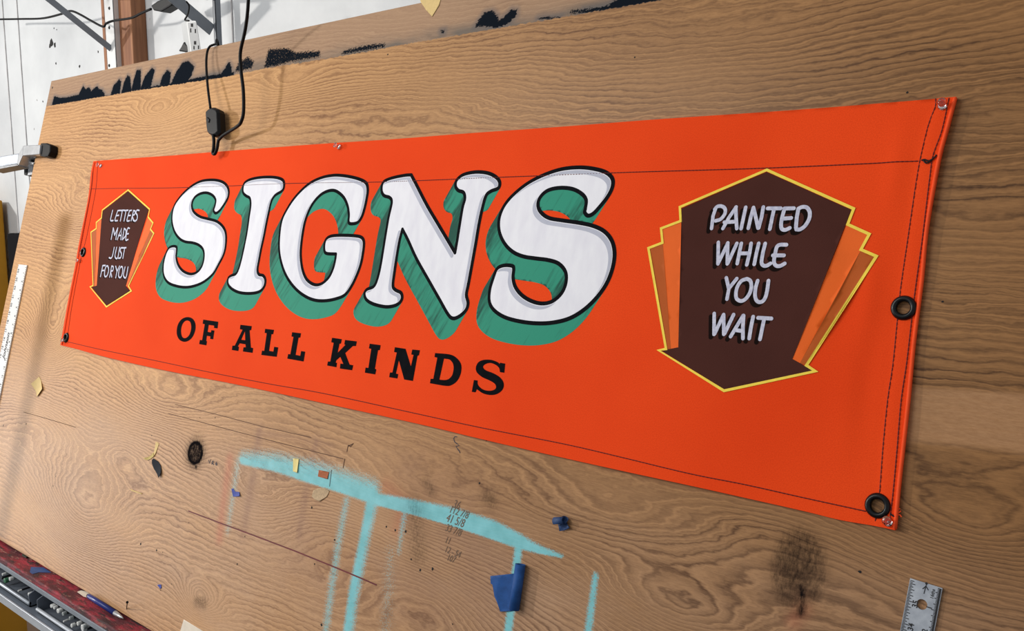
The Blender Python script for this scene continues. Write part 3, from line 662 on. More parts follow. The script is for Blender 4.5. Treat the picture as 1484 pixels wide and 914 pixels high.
# ------------------------------------------------------------------ big painted letters
LET = {
 'S': ((220, 240, 4.35), .0030, (-10.5, 21), [(398, 298), (422, 284), (452, 245), (476, 205), (484, 165), (475, 130), (450, 105), (410, 92), (365, 90), (310, 98), (255, 125), (205, 165), (165, 210), (138, 255), (126, 310), (128, 365), (145, 420), (175, 460), (210, 479), (255, 485), (295, 501), (320, 530), (325, 575), (315, 625), (293, 660), (262, 679), (230, 680), (193, 662), (165, 625), (153, 575), (157, 525), (150, 509), (125, 509), (104, 525), (85, 570), (73, 630), (75, 690), (100, 735), (150, 757), (210, 765), (270, 755), (330, 728), (385, 680), (420, 620), (450, 560), (463, 500), (463, 430), (445, 385), (405, 350), (350, 334), (300, 320), (262, 290), (250, 250), (262, 208), (295, 180), (340, 170), (380, 185), (400, 215), (395, 250), (386, 280)]),
 'I': ((310, 240, 4.158), .0030, (-12.5, 23.5), [(175, 140), (185, 105), (220, 84), (280, 72), (350, 70), (400, 78), (425, 95), (428, 130), (415, 155), (375, 180), (352, 215), (338, 270), (322, 340), (306, 420), (288, 500), (275, 570), (266, 625), (274, 655), (300, 663), (313, 690), (305, 730), (275, 760), (220, 770), (160, 765), (115, 745), (88, 715), (88, 678), (108, 662), (135, 652), (152, 620), (168, 560), (185, 480), (200, 400), (213, 310), (223, 240), (218, 197), (195, 182), (178, 165)]),
 'G': ((380, 240, 3.972), .0030, (-13.6, 24.5), [(440, 55), (500, 62), (560, 78), (595, 100), (604, 140), (598, 190), (588, 240), (573, 290), (550, 325), (515, 334), (497, 325), (498, 280), (490, 230), (470, 185), (440, 155), (410, 142), (375, 148), (340, 168), (305, 205), (275, 255), (250, 320), (235, 390), (225, 460), (222, 520), (230, 590), (250, 645), (280, 675), (315, 686), (350, 674), (385, 640), (408, 590), (420, 540), (424, 508, 1), (372, 505), (358, 490), (358, 450), (370, 420), (400, 404), (460, 400), (530, 403), (570, 412), (585, 440), (580, 500), (566, 570), (540, 640), (510, 700), (475, 745), (430, 765), (370, 777), (310, 775), (255, 755), (200, 715), (155, 660), (125, 600), (106, 530), (100, 460), (106, 380), (120, 310), (150, 250), (190, 190), (240, 135), (290, 95), (350, 68), (400, 57)]),
 'N': ((500, 230, 3.383), .0030, (-15.5, 27.5), [(178, 130), (190, 108), (230, 92), (290, 80), (322, 78, 1), (350, 130), (400, 225), (450, 310), (500, 395), (538, 460, 1), (547, 410), (560, 330), (575, 240), (587, 195), (580, 165), (555, 155), (542, 135), (547, 105), (580, 78), (640, 65), (700, 70), (740, 90), (757, 115), (750, 143), (715, 158), (690, 180), (672, 240), (655, 320), (640, 410), (622, 510), (603, 610), (592, 665), (600, 705), (590, 740), (558, 770), (525, 781), (500, 760), (460, 690), (410, 600), (350, 490), (310, 400), (282, 345, 1), (268, 400), (255, 470), (242, 550), (233, 620), (245, 642), (272, 657), (275, 688), (250, 715), (200, 725), (140, 712), (105, 690), (96, 660), (108, 640), (140, 626), (158, 590), (175, 520), (195, 400), (213, 290), (228, 215), (218, 190), (190, 180), (178, 160)]),
 'S2': ((670, 230, 3.2625), .0030, (-18.5, 29.5), [(597, 270), (622, 260), (655, 225), (690, 180), (712, 135), (712, 95), (680, 65), (620, 48), (550, 42), (470, 50), (390, 75), (310, 115), (240, 170), (195, 225), (173, 285), (175, 345), (200, 400), (240, 440), (290, 462), (350, 472), (410, 480), (460, 497), (492, 535), (495, 585), (475, 635), (435, 672), (390, 685), (340, 677), (290, 650), (255, 610), (242, 565), (245, 520), (235, 506), (195, 505), (165, 520), (148, 560), (130, 620), (128, 675), (150, 715), (200, 748), (270, 768), (350, 778), (430, 775), (510, 755), (580, 713), (640, 655), (685, 590), (712, 520), (722, 450), (710, 390), (675, 345), (620, 318), (550, 303), (480, 293), (410, 280), (370, 250), (358, 215), (370, 180), (405, 150), (460, 138), (520, 143), (565, 165), (588, 195), (585, 235), (582, 255)])}
HM = CO+.0025
for key, (crop, w, sh, pts) in LET.items():
    uvp = UVS([p[:2] for p in pts], crop, HM)
    C = ccw(cr([tuple(a)+tuple(p[2:]) for a, p in zip(uvp, pts)], 5))
    cpx = np.array([crop[0]+np.mean([p[0] for p in pts])/crop[2], crop[1]+np.mean([p[1] for p in pts])/crop[2]])
    s = uv(*(cpx+np.array(sh)), HM)-uv(*cpx, HM)
    outer = offset(C, w); inner = offset(C, -w)
    wbig = w
    pb = lambda P: inside(P, C) | (dist(P, C) < wbig)
    pw = lambda P: inside(P, C) & (dist(P, C) > w)
    def ps_(P):
        m = pb(P)
        for k in range(1, 15): m = m | pb(P-s*k/14)
        return m
    n = len(outer); tl_ = []
    for i in range(n):
        a, c2 = outer[i]-outer[i-1], outer[(i+1) % n]-outer[i]
        if (a[0]*s[1]-a[1]*s[0])*(c2[0]*s[1]-c2[1]*s[0]) <= 0: tl_.append((outer[i], outer[i]+s))
    P, Fc = region([outer, outer+s], ps_, .006, tl_)
    root, Fr = region([inner], pw, .009)
    letter = overlay('painted_letter', root, Fr, .00062, M_lwhite, banner)
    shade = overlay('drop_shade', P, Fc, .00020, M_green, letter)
    # brush tone by the facing of the edge it grows from
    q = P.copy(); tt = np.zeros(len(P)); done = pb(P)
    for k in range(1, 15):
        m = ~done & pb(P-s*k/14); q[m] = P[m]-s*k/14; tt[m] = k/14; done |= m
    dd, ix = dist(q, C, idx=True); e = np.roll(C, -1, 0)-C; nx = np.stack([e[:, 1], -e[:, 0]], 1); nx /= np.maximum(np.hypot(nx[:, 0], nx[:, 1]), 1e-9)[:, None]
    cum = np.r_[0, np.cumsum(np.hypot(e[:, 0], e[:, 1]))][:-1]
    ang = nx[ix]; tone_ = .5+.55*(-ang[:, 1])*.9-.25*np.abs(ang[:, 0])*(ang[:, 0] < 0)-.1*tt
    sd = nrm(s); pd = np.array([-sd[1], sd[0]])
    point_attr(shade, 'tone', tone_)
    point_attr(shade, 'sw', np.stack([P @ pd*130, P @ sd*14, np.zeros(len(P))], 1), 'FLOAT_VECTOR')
    P, Fc = region([outer], pb, .009); overlay('letter_outline', P, Fc, .00042, M_letterblack, letter)
    bv = np.array([-.0060, -.0052]) if key != 'S2' else np.array([-.0056, -.0060])
    rim = offset(C, -(w+.0010))
    pv = lambda P: pw(P) & (dist(P, C) > w+.0010) & ~pw(P-bv)
    P, Fc = region([inner, rim, inner+bv], pv, .012)
    if len(Fc): overlay('bevel_shading', P, Fc, .00080, M_bevel, letter)
# ------------------------------------------------------------------ small black slab letters
KA = (230, 440, 5.496); KB = (470, 470, 5.117)
SL = [(KA, 1, [(220, 105), (260, 115), (285, 150), (288, 200), (272, 250), (245, 285), (205, 302), (165, 290), (142, 255), (137, 210), (148, 160), (178, 120)], [(216, 132), (243, 142), (253, 175), (250, 215), (235, 252), (207, 273), (182, 262), (172, 225), (176, 180), (192, 147)]),
 (KA, 0, [(352, 128), (472, 145), (466, 193), (440, 190), (442, 172), (395, 165), (385, 225), (413, 230), (418, 212), (440, 215), (430, 280), (408, 277), (411, 257), (380, 252), (373, 297), (380, 300), (375, 328), (320, 318), (325, 290), (343, 292), (365, 160), (348, 156)], None),
 (KA, 0, [(652, 170), (740, 180), (735, 208), (722, 208), (730, 350), (748, 355), (743, 388), (668, 377), (673, 348), (692, 348), (690, 320), (642, 312), (624, 340), (634, 345), (629, 373), (580, 365), (585, 335), (603, 335), (670, 205), (648, 200)], [(655, 286), (687, 290), (686, 218)]),
 (KA, 0, [(850, 202), (918, 210), (912, 240), (898, 240), (877, 377), (915, 383), (922, 345), (952, 350), (940, 420), (817, 405), (822, 375), (840, 378), (863, 232), (846, 230)], None),
 (KA, 0, [(1068, 230), (1137, 238), (1132, 268), (1118, 268), (1094, 410), (1135, 418), (1142, 380), (1172, 385), (1160, 458), (1030, 435), (1036, 403), (1054, 406), (1080, 262), (1064, 259)], None),
 (KB, 0, [(65, 102), (133, 112), (128, 140), (117, 141), (103, 215), (165, 150), (155, 147), (160, 118), (242, 128), (236, 158), (215, 158), (158, 212), (190, 300), (215, 305), (208, 337), (122, 325), (126, 293), (148, 295), (125, 237), (94, 265), (88, 285), (98, 288), (94, 315), (30, 303), (35, 278), (52, 278), (78, 135), (60, 131)], None),
 (KB, 0, [(338, 145), (413, 155), (408, 187), (395, 188), (372, 330), (382, 335), (375, 367), (303, 355), (308, 322), (328, 325), (350, 178), (333, 175)], None),
 (KB, 0, [(520, 170), (595, 182), (637, 315), (658, 222), (641, 219), (647, 187), (700, 192), (694, 225), (683, 228), (652, 415), (590, 405), (548, 260), (525, 365), (542, 370), (537, 397), (480, 388), (485, 358), (503, 358), (535, 205), (515, 201)], None),
 (KB, 2, [(815, 210, 1), (930, 222), (985, 255), (1012, 300), (1010, 360), (985, 415), (945, 447), (900, 455), (780, 435, 1), (785, 402, 1), (805, 402, 1), (832, 245, 1), (811, 240, 1)], [(882, 252, 1), (925, 260), (950, 290), (955, 330), (945, 375), (920, 403), (890, 411), (850, 408, 1)]),
 (KB, 2, [(1341, 290, 1), (1334, 358, 1), (1302, 353, 1), (1295, 322), (1268, 298), (1228, 285), (1190, 295), (1176, 315), (1195, 338), (1250, 360), (1300, 390), (1328, 430), (1325, 475), (1290, 510), (1240, 523), (1180, 512), (1130, 480, 1), (1121, 503, 1), (1093, 499, 1), (1108, 411, 1), (1136, 415, 1), (1138, 445), (1165, 475), (1205, 490), (1248, 488), (1272, 470), (1264, 440), (1225, 415), (1170, 390), (1130, 355), (1122, 318), (1140, 280), (1180, 262), (1235, 262), (1280, 277), (1300, 292, 1), (1304, 283, 1)], None)]
for crop, kind, pts, hole in SL:
    def mk(p):
        q = UVS([a[:2] for a in p], crop, HM)
        if kind == 0: return ccw(q)
        return ccw(cr([tuple(a)+tuple(b_[2:]) for a, b_ in zip(q, p)] if kind == 2 else [tuple(a) for a in q], 5))
    L = mk(pts); Hh = mk(hole) if hole else None
    L = offset(L, .0006) if kind == 0 else L
    pr = (lambda P: inside(P, L) & ~inside(P, Hh)) if Hh is not None else (lambda P: inside(P, L))
    P, Fc = region([L]+([Hh] if Hh is not None else []), pr, .01)
    overlay('painted_letter', P, Fc, .0003, M_black, banner)
# ------------------------------------------------------------------ badges
def poly_over(pts, crop, lift, m, name, parent):
    L = ccw(UVS(pts, crop, HM)); P, Fc = region([L], lambda P: inside(P, L), .006); return overlay(name, P, Fc, lift, m, parent)
def border(pts, crop, w, lift, parent):
    L = ccw(UVS(pts, crop, HM)); a, c = offset(L, w/2), offset(L, -w/2)
    # mitred corners by hand
    def mit(L, w):
        out = []; n = len(L)
        for i in range(n):
            d0, d1 = nrm(L[i]-L[i-1]), nrm(L[(i+1) % n]-L[i]); n0, n1 = np.array([d0[1], -d0[0]]), np.array([d1[1], -d1[0]])
            k = n0+n1; k = k/max(.35, (k @ k)/2)  # mitre
            out.append(L[i]+k*w)
        return np.array(out)
    a, c = mit(L, w/2), mit(L, -w/2); P, Fc = region([a, c], lambda P: inside(P, a) & ~inside(P, c), .012)
    return overlay('border', P, Fc, lift, m_y, parent)
m_y = M_yel
def strokes_mesh(strokes, crop, w, lift, m, name, parent, shift=None, wj=1.):
    loops = []; paths = []
    for st in strokes:
        L = UVS(st, crop, HM)
        if len(L) > 3: L = np.array(smooth_path(L, 4))
        if shift is not None: L = L+shift
        paths.append(L)
        d0 = nrm(L[1]-L[0]); d1 = nrm(L[-1]-L[-2]); cap = []
        Lp = []
        for i in range(len(L)):
            t = nrm(L[min(i+1, len(L)-1)]-L[max(i-1, 0)]); Lp.append((L[i]+w*np.array([-t[1], t[0]]), L[i]-w*np.array([-t[1], t[0]])))
        a0 = math.atan2(-d0[1], -d0[0]); a1 = math.atan2(d1[1], d1[0])
        left = [p[0] for p in Lp]; right = [p[1] for p in Lp][::-1]
        endc = [L[-1]+w*np.array([math.cos(a1+x), math.sin(a1+x)]) for x in (1.05, .5, 0, -.5, -1.05)]
        stc = [L[0]+w*np.array([math.cos(a0+x), math.sin(a0+x)]) for x in (1.05, .5, 0, -.5, -1.05)]
        loops.append(np.array(left+endc+right+stc))
    def pr(P):
        m_ = np.zeros(len(P), bool)
        for L in paths: m_ |= dist(P, L, False) < w*1.01
        return m_
    P, Fc = region(loops, pr, .01); return overlay(name, P, Fc, lift, m, parent)
def badge(crop, yellow, brown, fans, words, wcrops, wshift, ww, bw):
    base = poly_over(brown, crop, .00062, M_brown, 'badge_panel', banner)
    for kf, (pts, m, nm) in enumerate(fans): poly_over(pts, crop, .00030+.00012*(kf % 2), m, nm, base)
    border(yellow, crop, bw, .00080, base)
    for k, (wd, cr_) in enumerate(words):
        strokes_mesh(wd, cr_, ww*1.15, .00092, M_wordshadow, 'word_shadow', base, shift=wshift)
        strokes_mesh(wd, cr_, ww, .00118, M_wordwhite, 'painted_word', base)
K9 = (900, 130, 2.031); T1 = (1015, 285, 8.31); T2 = (1015, 390, 8.31); T3 = (130, 295, 7.62); KL = (120, 260, 4.567)
w1 = [[(132, 380), (150, 230), (185, 130)], [(170, 150), (205, 115), (262, 115), (297, 150), (288, 210), (240, 268), (180, 288)], [(268, 380), (340, 250), (428, 122)], [(423, 125), (427, 250), (435, 380)], [(285, 305), (405, 298)], [(543, 125), (520, 230), (487, 382)],
      [(636, 128), (605, 240), (574, 377)], [(636, 128), (665, 250), (692, 375)], [(755, 122), (735, 240), (700, 372)], [(808, 138), (965, 138)], [(885, 145), (860, 260), (834, 388)], [(1010, 140), (1125, 138)], [(1012, 142), (985, 240), (970, 330), (980, 385), (1020, 398), (1075, 375)], [(1000, 262), (1092, 255)],
      [(1180, 142), (1160, 250), (1150, 370)], [(1180, 142), (1230, 122), (1285, 132), (1318, 190), (1308, 270), (1260, 350), (1200, 392), (1155, 392)]]
w2 = [[(213, 548), (210, 806)], [(215, 795), (328, 555)], [(326, 555), (322, 806)], [(330, 795), (436, 560)], [(490, 560), (465, 680), (442, 803)], [(608, 560), (590, 680), (557, 818)], [(485, 680), (580, 680)], [(700, 560), (672, 680), (647, 812)],
      [(778, 562), (750, 680), (735, 790), (760, 828), (800, 828), (842, 803)], [(1035, 577), (960, 577), (920, 602), (900, 680), (885, 780), (910, 828), (960, 832), (1015, 803)], [(872, 705), (1005, 705)]]
w3 = [[(312, 103), (342, 228)], [(438, 113), (345, 232), (323, 360)], [(560, 115), (602, 140), (615, 210), (595, 290), (545, 360), (490, 383), (440, 355), (430, 290), (447, 210), (495, 140), (560, 115)], [(690, 138), (665, 230), (662, 330), (690, 388), (740, 393), (780, 350), (805, 260), (820, 138)]]
w4 = [[(172, 535), (172, 785)], [(180, 778), (285, 548)], [(285, 548), (290, 785)], [(300, 775), (405, 548)], [(372, 812), (520, 560)], [(525, 560), (518, 700), (520, 835)], [(430, 735), (510, 745)], [(640, 573), (615, 700), (595, 835)], [(700, 586), (860, 595)], [(772, 600), (745, 740), (724, 845)]]
s_r = uv(1094.6, 399.5, HM)-uv(1100, 395, HM)
badge(K9, [(428, 235), (685, 350), (667, 396), (731, 425), (706, 470), (752, 490), (546, 811), (572, 828), (305, 886), (112, 767), (134, 763), (81, 466), (122, 450), (118, 408), (175, 386), (173, 345)],
      [(428, 241), (678, 353), (505, 792), (546, 815), (564, 827), (305, 881), (120, 768), (170, 758), (178, 349)],
      [([(119, 409), (177, 386), (170, 760), (146, 763), (122, 451)], M_or1, 'orange_stripe'), ([(82, 467), (122, 451), (148, 763), (134, 763)], M_or2, 'burnt_stripe'),
       ([(664, 394), (730, 425), (706, 470), (527, 804), (503, 794)], M_or1, 'orange_stripe'), ([(706, 470), (751, 490), (546, 812), (527, 804)], M_or2, 'burnt_stripe')],
      [(w1, T1), (w2, T1), (w3, T2), (w4, T2)], None, s_r, .00235, .0034)
l1_ = [[(265, 78), (250, 140), (243, 188), (270, 190)], [(320, 80), (300, 140), (290, 188), (316, 190)], [(320, 80), (345, 76)], [(305, 135), (330, 131)], [(350, 78), (388, 74)], [(368, 80), (347, 192)], [(392, 78), (428, 74)], [(407, 80), (386, 192)], [(445, 78), (428, 135), (418, 190), (444, 190)], [(445, 78), (466, 75)], [(432, 133), (456, 130)],
      [(487, 78), (463, 188)], [(487, 76), (505, 86), (497, 122), (475, 132), (488, 188)], [(547, 76), (525, 72), (512, 100), (527, 130), (525, 172), (505, 193), (492, 185)]]
l2_ = [[(270, 272), (246, 395)], [(272, 275), (284, 350)], [(318, 272), (284, 350)], [(318, 275), (296, 395)], [(312, 398), (360, 274), (352, 398)], [(325, 355), (352, 352)], [(388, 276), (368, 398)], [(388, 276), (408, 300), (400, 360), (368, 398)], [(445, 275), (424, 277), (405, 398), (430, 397)], [(414, 336), (434, 333)]]
l3_ = [[(278, 485), (258, 575), (240, 603), (220, 597)], [(305, 485), (285, 570), (294, 603), (316, 595), (338, 485)], [(374, 490), (354, 490), (343, 520), (357, 555), (347, 598), (324, 603)], [(376, 490), (408, 488)], [(393, 490), (373, 603)]]
l4_ = [[(148, 685), (122, 805)], [(148, 685), (176, 683)], [(136, 740), (160, 738)], [(205, 690), (213, 730), (200, 785), (178, 808), (166, 785), (173, 725), (190, 690), (205, 690)], [(247, 690), (225, 810)], [(247, 690), (266, 700), (259, 740), (237, 750), (248, 810)],
       [(292, 692), (307, 748)], [(335, 692), (307, 750), (292, 818)], [(367, 700), (371, 740), (359, 798), (340, 818), (324, 795), (332, 735), (352, 698), (367, 700)], [(397, 702), (380, 785), (392, 818), (411, 808), (431, 702)]]
s_l = uv(171.6, 361.2, HM)-uv(173, 360, HM)
badge(KL, [(302, 70), (440, 196), (432, 248), (465, 288), (449, 330), (472, 357), (306, 706), (325, 738), (160, 843), (48, 710), (68, 702), (60, 350), (96, 326), (96, 286), (131, 256), (136, 205)],
      [(302, 78), (434, 200), (288, 704), (318, 737), (160, 834), (57, 712), (92, 702), (131, 258), (140, 209)],
      [([(96, 288), (131, 258), (93, 704), (76, 705), (96, 326)], M_or1, 'orange_stripe'), ([(60, 351), (96, 327), (77, 705), (68, 702)], M_or2, 'burnt_stripe'),
       ([(428, 250), (465, 288), (449, 330), (298, 706), (286, 705)], M_or1, 'orange_stripe'), ([(449, 331), (470, 357), (306, 707), (298, 706)], M_or2, 'burnt_stripe')],
      [(l1_, T3), (l2_, T3), (l3_, T3), (l4_, T3)], None, s_l, .0019, .0034)

# ------------------------------------------------------------------ push pins
def pushpin(px, py, lab, tilt=(0, 0), h0=None, base=None):
    c = uv(px, py, .012); h = hgt(np.array([c]))[0] if h0 is None else h0
    r = empty('push_pin', B(c[0], c[1], h)); tag(r, lab, 'push pin', 'clear push pins holding the banner')
    ax = nrm(Nw+Xw*tilt[0]+Vw*tilt[1])
    MB().lathe(B(c[0], c[1], h+.0005), ax, [(0.0001, 0), (.0048, 0), (.0052, .0008), (.0046, .0018), (.0028, .0030), (.0024, .0060), (.0030, .0080), (.0046, .0092), (.0048, .0102), (.0036, .0108), (.0001, .0110)], 24).build('head', M_clear, r, smooth=True)
    MB().tube([B(c[0], c[1], h+.001), B(c[0], c[1], -.006)], .0006, 6).build('needle', M_steel, r)
pushpin(1364, 151, 'clear push pin in the top right corner of the orange banner', (.15, .15))
pushpin(1284, 756, 'clear push pin just below the lowest right grommet', (.1, .2))
pushpin(487, 211, 'clear push pin alone in the middle of the top edge', (-.1, .1))
pushpin(142, 239, 'clear push pin in the top left corner of the banner', (.1, 0))
pushpin(112, 377, 'clear push pin beside the middle left grommet', (-.2, 0), .003)
pushpin(90, 493, 'clear push pin at the bottom left corner of the banner', (-.2, 0), .003)

# ------------------------------------------------------------------ scraps of tape and paper on the board
def scrap(name, pts, crop, m, lab, cat, curl=.002, thick=.0004, bend=None, group=None):
    L = ccw(UVS(pts, crop, .001)); P, Fc = region([L], lambda P: inside(P, L), .003)
    c = L.mean(0); R_ = np.hypot(*(L-c).T).max()
    d = (P-c)/R_; dirn = bend or (.8, -.6); k = d @ np.array(dirn)
    h = .0006+curl*np.clip(k, 0, 1)**2+curl*.4*np.clip(-k, 0, 1)**2
    o = obj(name, Barr(P, h), Fc, m, None, loc=B(*c), smooth=True)
    s = o.modifiers.new('t', 'SOLIDIFY'); s.thickness = thick; s.offset = -1
    return tag(o, lab, cat, group)
scrap('tape_scrap', [(155, 630), (192, 595), (200, 612), (213, 655), (184, 695), (176, 668)], (0, 370, 3.386), M_tan, 'tan masking tape scrap below the lower left banner corner', 'tape scrap', .008)
scrap('tape_scrap', [(238, 180), (275, 203), (248, 290), (228, 352), (207, 368), (205, 335), (222, 260)], K2, M_tan, 'pale upright sliver of masking tape above the black paper leaf', 'tape scrap', .004)
scrap('tape_scrap', [(205, 325), (216, 372), (175, 402), (130, 428), (95, 402), (150, 378)], K2, mat('olive_tape', (196, 172, 104), .7), 'curved olive tan tape sliver touching the black paper leaf', 'tape scrap', .006, bend=(-.8, -.6))
scrap('paper_leaf', [(210, 402), (188, 425), (186, 470), (205, 535), (248, 600), (292, 660), (312, 610), (312, 555), (298, 490), (270, 445)], K2, mat('black_film', (16, 22, 32), .7, spec=.2), 'black leaf shaped scrap left of the black knot', 'scrap', .004)
scrap('tape_scrap', [(650, 148), (699, 152), (688, 278), (645, 264)], K32, M_yelscrap, 'pale yellow upright tape strip on the turquoise paint', 'tape scrap', .005, bend=(1, 0))
scrap('paper_scrap', [(878, 252), (968, 270), (955, 333), (868, 310)], K32, M_rust, 'rust brown rectangular paper scrap on the turquoise paint', 'paper scrap', .001)
scrap('wood_chip', [(812, 488), (828, 435), (870, 414), (930, 416), (972, 440), (950, 490), (885, 532), (840, 515)], K32, M_bark, 'beige torn chip with dark edges beneath the turquoise band', 'wood chip', .006, bend=(.3, -1))
scrap('tape_scrap', [(95, 420), (110, 417), (126, 445), (166, 449), (177, 487), (108, 491)], K32, M_ultra, 'small ultramarine L shaped scrap left of the turquoise band', 'tape scrap', .003)
scrap('paper_scrap', [(228, 847), (233, 846.5), (234, 851), (232, 853)], (0, 0, 1), M_ultra, 'tiny blue fleck above the pale card at the bottom', 'paper scrap', .003)
scrap('paper_scrap', [(266, 897.5), (312, 925), (256, 930)], (0, 0, 1), M_pale, 'pale card corner entering at the bottom edge', 'card', .001, .0012)
scrap('wood_chip', [(188, 708.5), (206, 714.5), (205, 716), (190, 711)], (0, 0, 1), M_tan, 'slim pale sliver of wood left of the red line', 'wood chip', .001)
scrap('tape_scrap', [(610, -14), (642, -16), (636, 8), (626, 24), (617, 14), (609, 2)], (0, 0, 1), M_tan, 'pale tan peeling triangle on the grey strip at the top edge', 'tape scrap', .001)
# folded blue tape with rolled edge
KT = (690, 730, 5.375)
tp_ = empty('blue_tape', B(*uv(735, 850), .001)); tag(tp_, 'folded flap of blue painters tape with a rolled right edge', 'tape')
def scrap_part(name, pts, crop, m, parent, hf):
    L = ccw(UVS(pts, crop, .002)); P, Fc = region([L], lambda P: inside(P, L), .004); o = obj(name, Barr(P, hf(P, L)), Fc, m, parent, smooth=True)
    s = o.modifiers.new('t', 'SOLIDIFY'); s.thickness = .0004; return o
scrap_part('tape_flap', [(121, 560), (303, 541), (300, 700), (280, 834), (190, 838), (172, 770), (152, 715), (138, 628), (124, 618)], KT, M_blue, tp_, lambda P, L: .001+.004*np.clip((L[:, 0].max()-P[:, 0])/.03, 0, 1)**2)
def roll(a, c, r0, turns, name, m, parent, n=40, offn=None, start=0.):
    a, c = np.array(a), np.array(c); ax = nrm(c-a); s1 = nrm(np.cross(ax, Nw)); s2 = np.cross(s1, ax); vs = []; 
    for i in range(n+1):
        th = start+turns*2*math.pi*i/n; r = r0*(1-.25*i/n); d = s1*math.cos(th)+s2*math.sin(th)
        vs += [a+d*r, c+d*r]
    o = obj(name, vs, [(2*i, 2*i+2, 2*i+3, 2*i+1) for i in range(n)], m, parent, smooth=True)
    s = o.modifiers.new('t', 'SOLIDIFY'); s.thickness = .0004; return o
ra, rc = uv(*(690+345/5.375, 730+470/5.375), .008), uv(*(690+295/5.375, 730+825/5.375), .008)
roll(B(*ra, .0075), B(*rc, .0075), .0072, 1.6, 'rolled_edge', M_blue, tp_)
cu = empty('tape_curl', B(*uv(813, 759), .001)); tag(cu, 'small crumpled curl of blue tape above the folded blue tape', 'tape')
scrap_part('tape_tail', [(640, 150), (700, 135), (722, 165), (738, 186), (690, 205), (658, 212), (655, 180)], KT, M_blue2, cu, lambda P, L: .0035+.002*np.sin(P[:, 0]*400))
ka, kc = uv(690+610/5.375, 730+132/5.375, .006), uv(690+690/5.375, 730+128/5.375, .006)
roll(B(*ka, .0055), B(*kc, .0065), .0052, .8, 'tape_loop', M_blue2, cu, start=.6)
ka, kc = uv(690+672/5.375, 730+150/5.375, .006), uv(690+700/5.375, 730+112/5.375, .006)
roll(B(*ka, .005), B(*kc, .007), .0048, .7, 'tape_loop', M_blue2, cu, start=2.)

BOLD[0] = .022
# ------------------------------------------------------------------ rulers
def ruler(corner_px, dir_px, width, length, thick, m, hole=None):
    a = uv(*corner_px, thick); e = nrm(uv(*dir_px, thick)-a); n_ = np.array([-e[1], e[0]])
    return a, e, n_
# right aluminium rule: top-left and top-right corners seen
thk = .0025
a = uv(1319, 837.5, thk); c = uv(1366.5, 848.5, thk); e = nrm(uv(1304, 916, thk)-a); wv_ = c-a; wv_ = wv_-e*(wv_ @ e); wd = np.linalg.norm(wv_); wv_ = wv_/wd
rr_ = empty('metal_ruler', B(*(a+e*.2), 0)); tag(rr_, 'silver metal ruler with a hanging hole at the lower right', 'ruler')
LEN = .34
LP = ccw(np.array([a, a+wv_*wd, a+wv_*wd+e*LEN, a+e*LEN])); hc = uv(1336, 875.5, thk); hl = circ(hc, .0052)
P, Fc = region([LP, hl], lambda P: inside(P, LP) & (np.hypot(*(P-hc).T) > .0052), .02)
o = obj('blade', Barr(P, thk), Fc, M_alu, rr_); s = o.modifiers.new('t', 'SOLIDIFY'); s.thickness = thk-.0004; s.offset = -1
INCH = .0236
mbk = MB()
def tick(s, side, ln):
    p0 = a+e*s+(wv_*wd if side else 0); d = wv_*(-1 if side else 1); h = .00040
    q = [p0+d*.0006-e*h, p0+d*ln-e*h, p0+d*ln+e*h, p0+d*.0006+e*h]; mbk.add([B(*x, thk+.00025) for x in q], [(0, 1, 2, 3)])
s35 = (uv(1322, 872, thk)-a) @ e
for k in range(-14, 200):
    s_ = s35+k*INCH/16
    if .001 < s_ < LEN-.002: tick(s_, 0, .0075 if k % 16 == 0 else .006 if k % 4 == 0 else .0045 if k % 2 == 0 else .003)
for k in range(-30, 400):
    s_ = s35+k*INCH/32+.001
    if .001 < s_ < LEN-.002: tick(s_, 1, .0065 if k % 32 == 0 else .0055 if k % 8 == 0 else .004 if k % 2 == 0 else .0025)
angR = math.atan2(-e[1], -e[0])
for i in range(10):
    s_ = s35+i*INCH
    text_on(mbk, str(35-i), a+e*(s_+.001)+wv_*.0095, .0075, angR, thk+.00025)
    text_on(mbk, str(1+i), a+e*(s_+.000)+wv_*(wd-.0085), .0072, angR, thk+.00025)
text_on(mbk, '16ths', a+e*.0085+wv_*(wd-.0078), .0045, angR, thk+.00025)
mbk.build('tick_marks', M_text, rr_)
mb = MB()
for pts in ([(1343, 845), (1341, 852), (1339, 860)], [(1342, 849), (1337, 853)], [(1342, 849), (1345.5, 855)]): ribbon(UVS(pts, off=thk), .0008, thk+.0003, mb)
c = uv(1342.7, 845, thk); mb.add([B(c[0]+.0013*math.cos(k*.785), c[1]+.0013*math.sin(k*.785), thk+.0003) for k in range(8)], [tuple(range(8))])
mb.build('logo_mark', M_text, rr_)
# left white ruler
a2 = uv(27.5, 383, .002); c2 = uv(39.5, 385, .002); e2 = nrm(uv(11.5, 520, .002)-c2); w2v = c2-a2; w2v = w2v-e2*(w2v @ e2); wd2 = np.linalg.norm(w2v); w2v /= wd2
rl = empty('yardstick', B(*(a2+e2*.3), 0)); tag(rl, 'long white yardstick with black marks along the left board edge', 'ruler')
L2 = .60; q = [a2, a2+w2v*wd2, a2+w2v*wd2+e2*L2, a2+e2*L2]
if np.cross(q[1]-q[0], q[2]-q[0]) < 0: q = q[::-1]
MB().prism([B(*p, .0004) for p in q], [B(*p, .0034) for p in q]).build('blade', M_rulewhite, rl, bevel=.0003)
a, wv_, wd, e, thk = a2, w2v, wd2, e2, .0034; mbk = MB(); ang2 = math.atan2(-e[1], -e[0])
def tick2(s, side, ln, h=.0006):
    p0 = a+e*s+(wv_*wd if side else 0); d = wv_*(-1 if side else 1); q = [p0+d*.0006-e*h, p0+d*ln-e*h, p0+d*ln+e*h, p0+d*.0006+e*h]; mbk.add([B(*x, thk+.0003) for x in q], [(0, 1, 2, 3)])
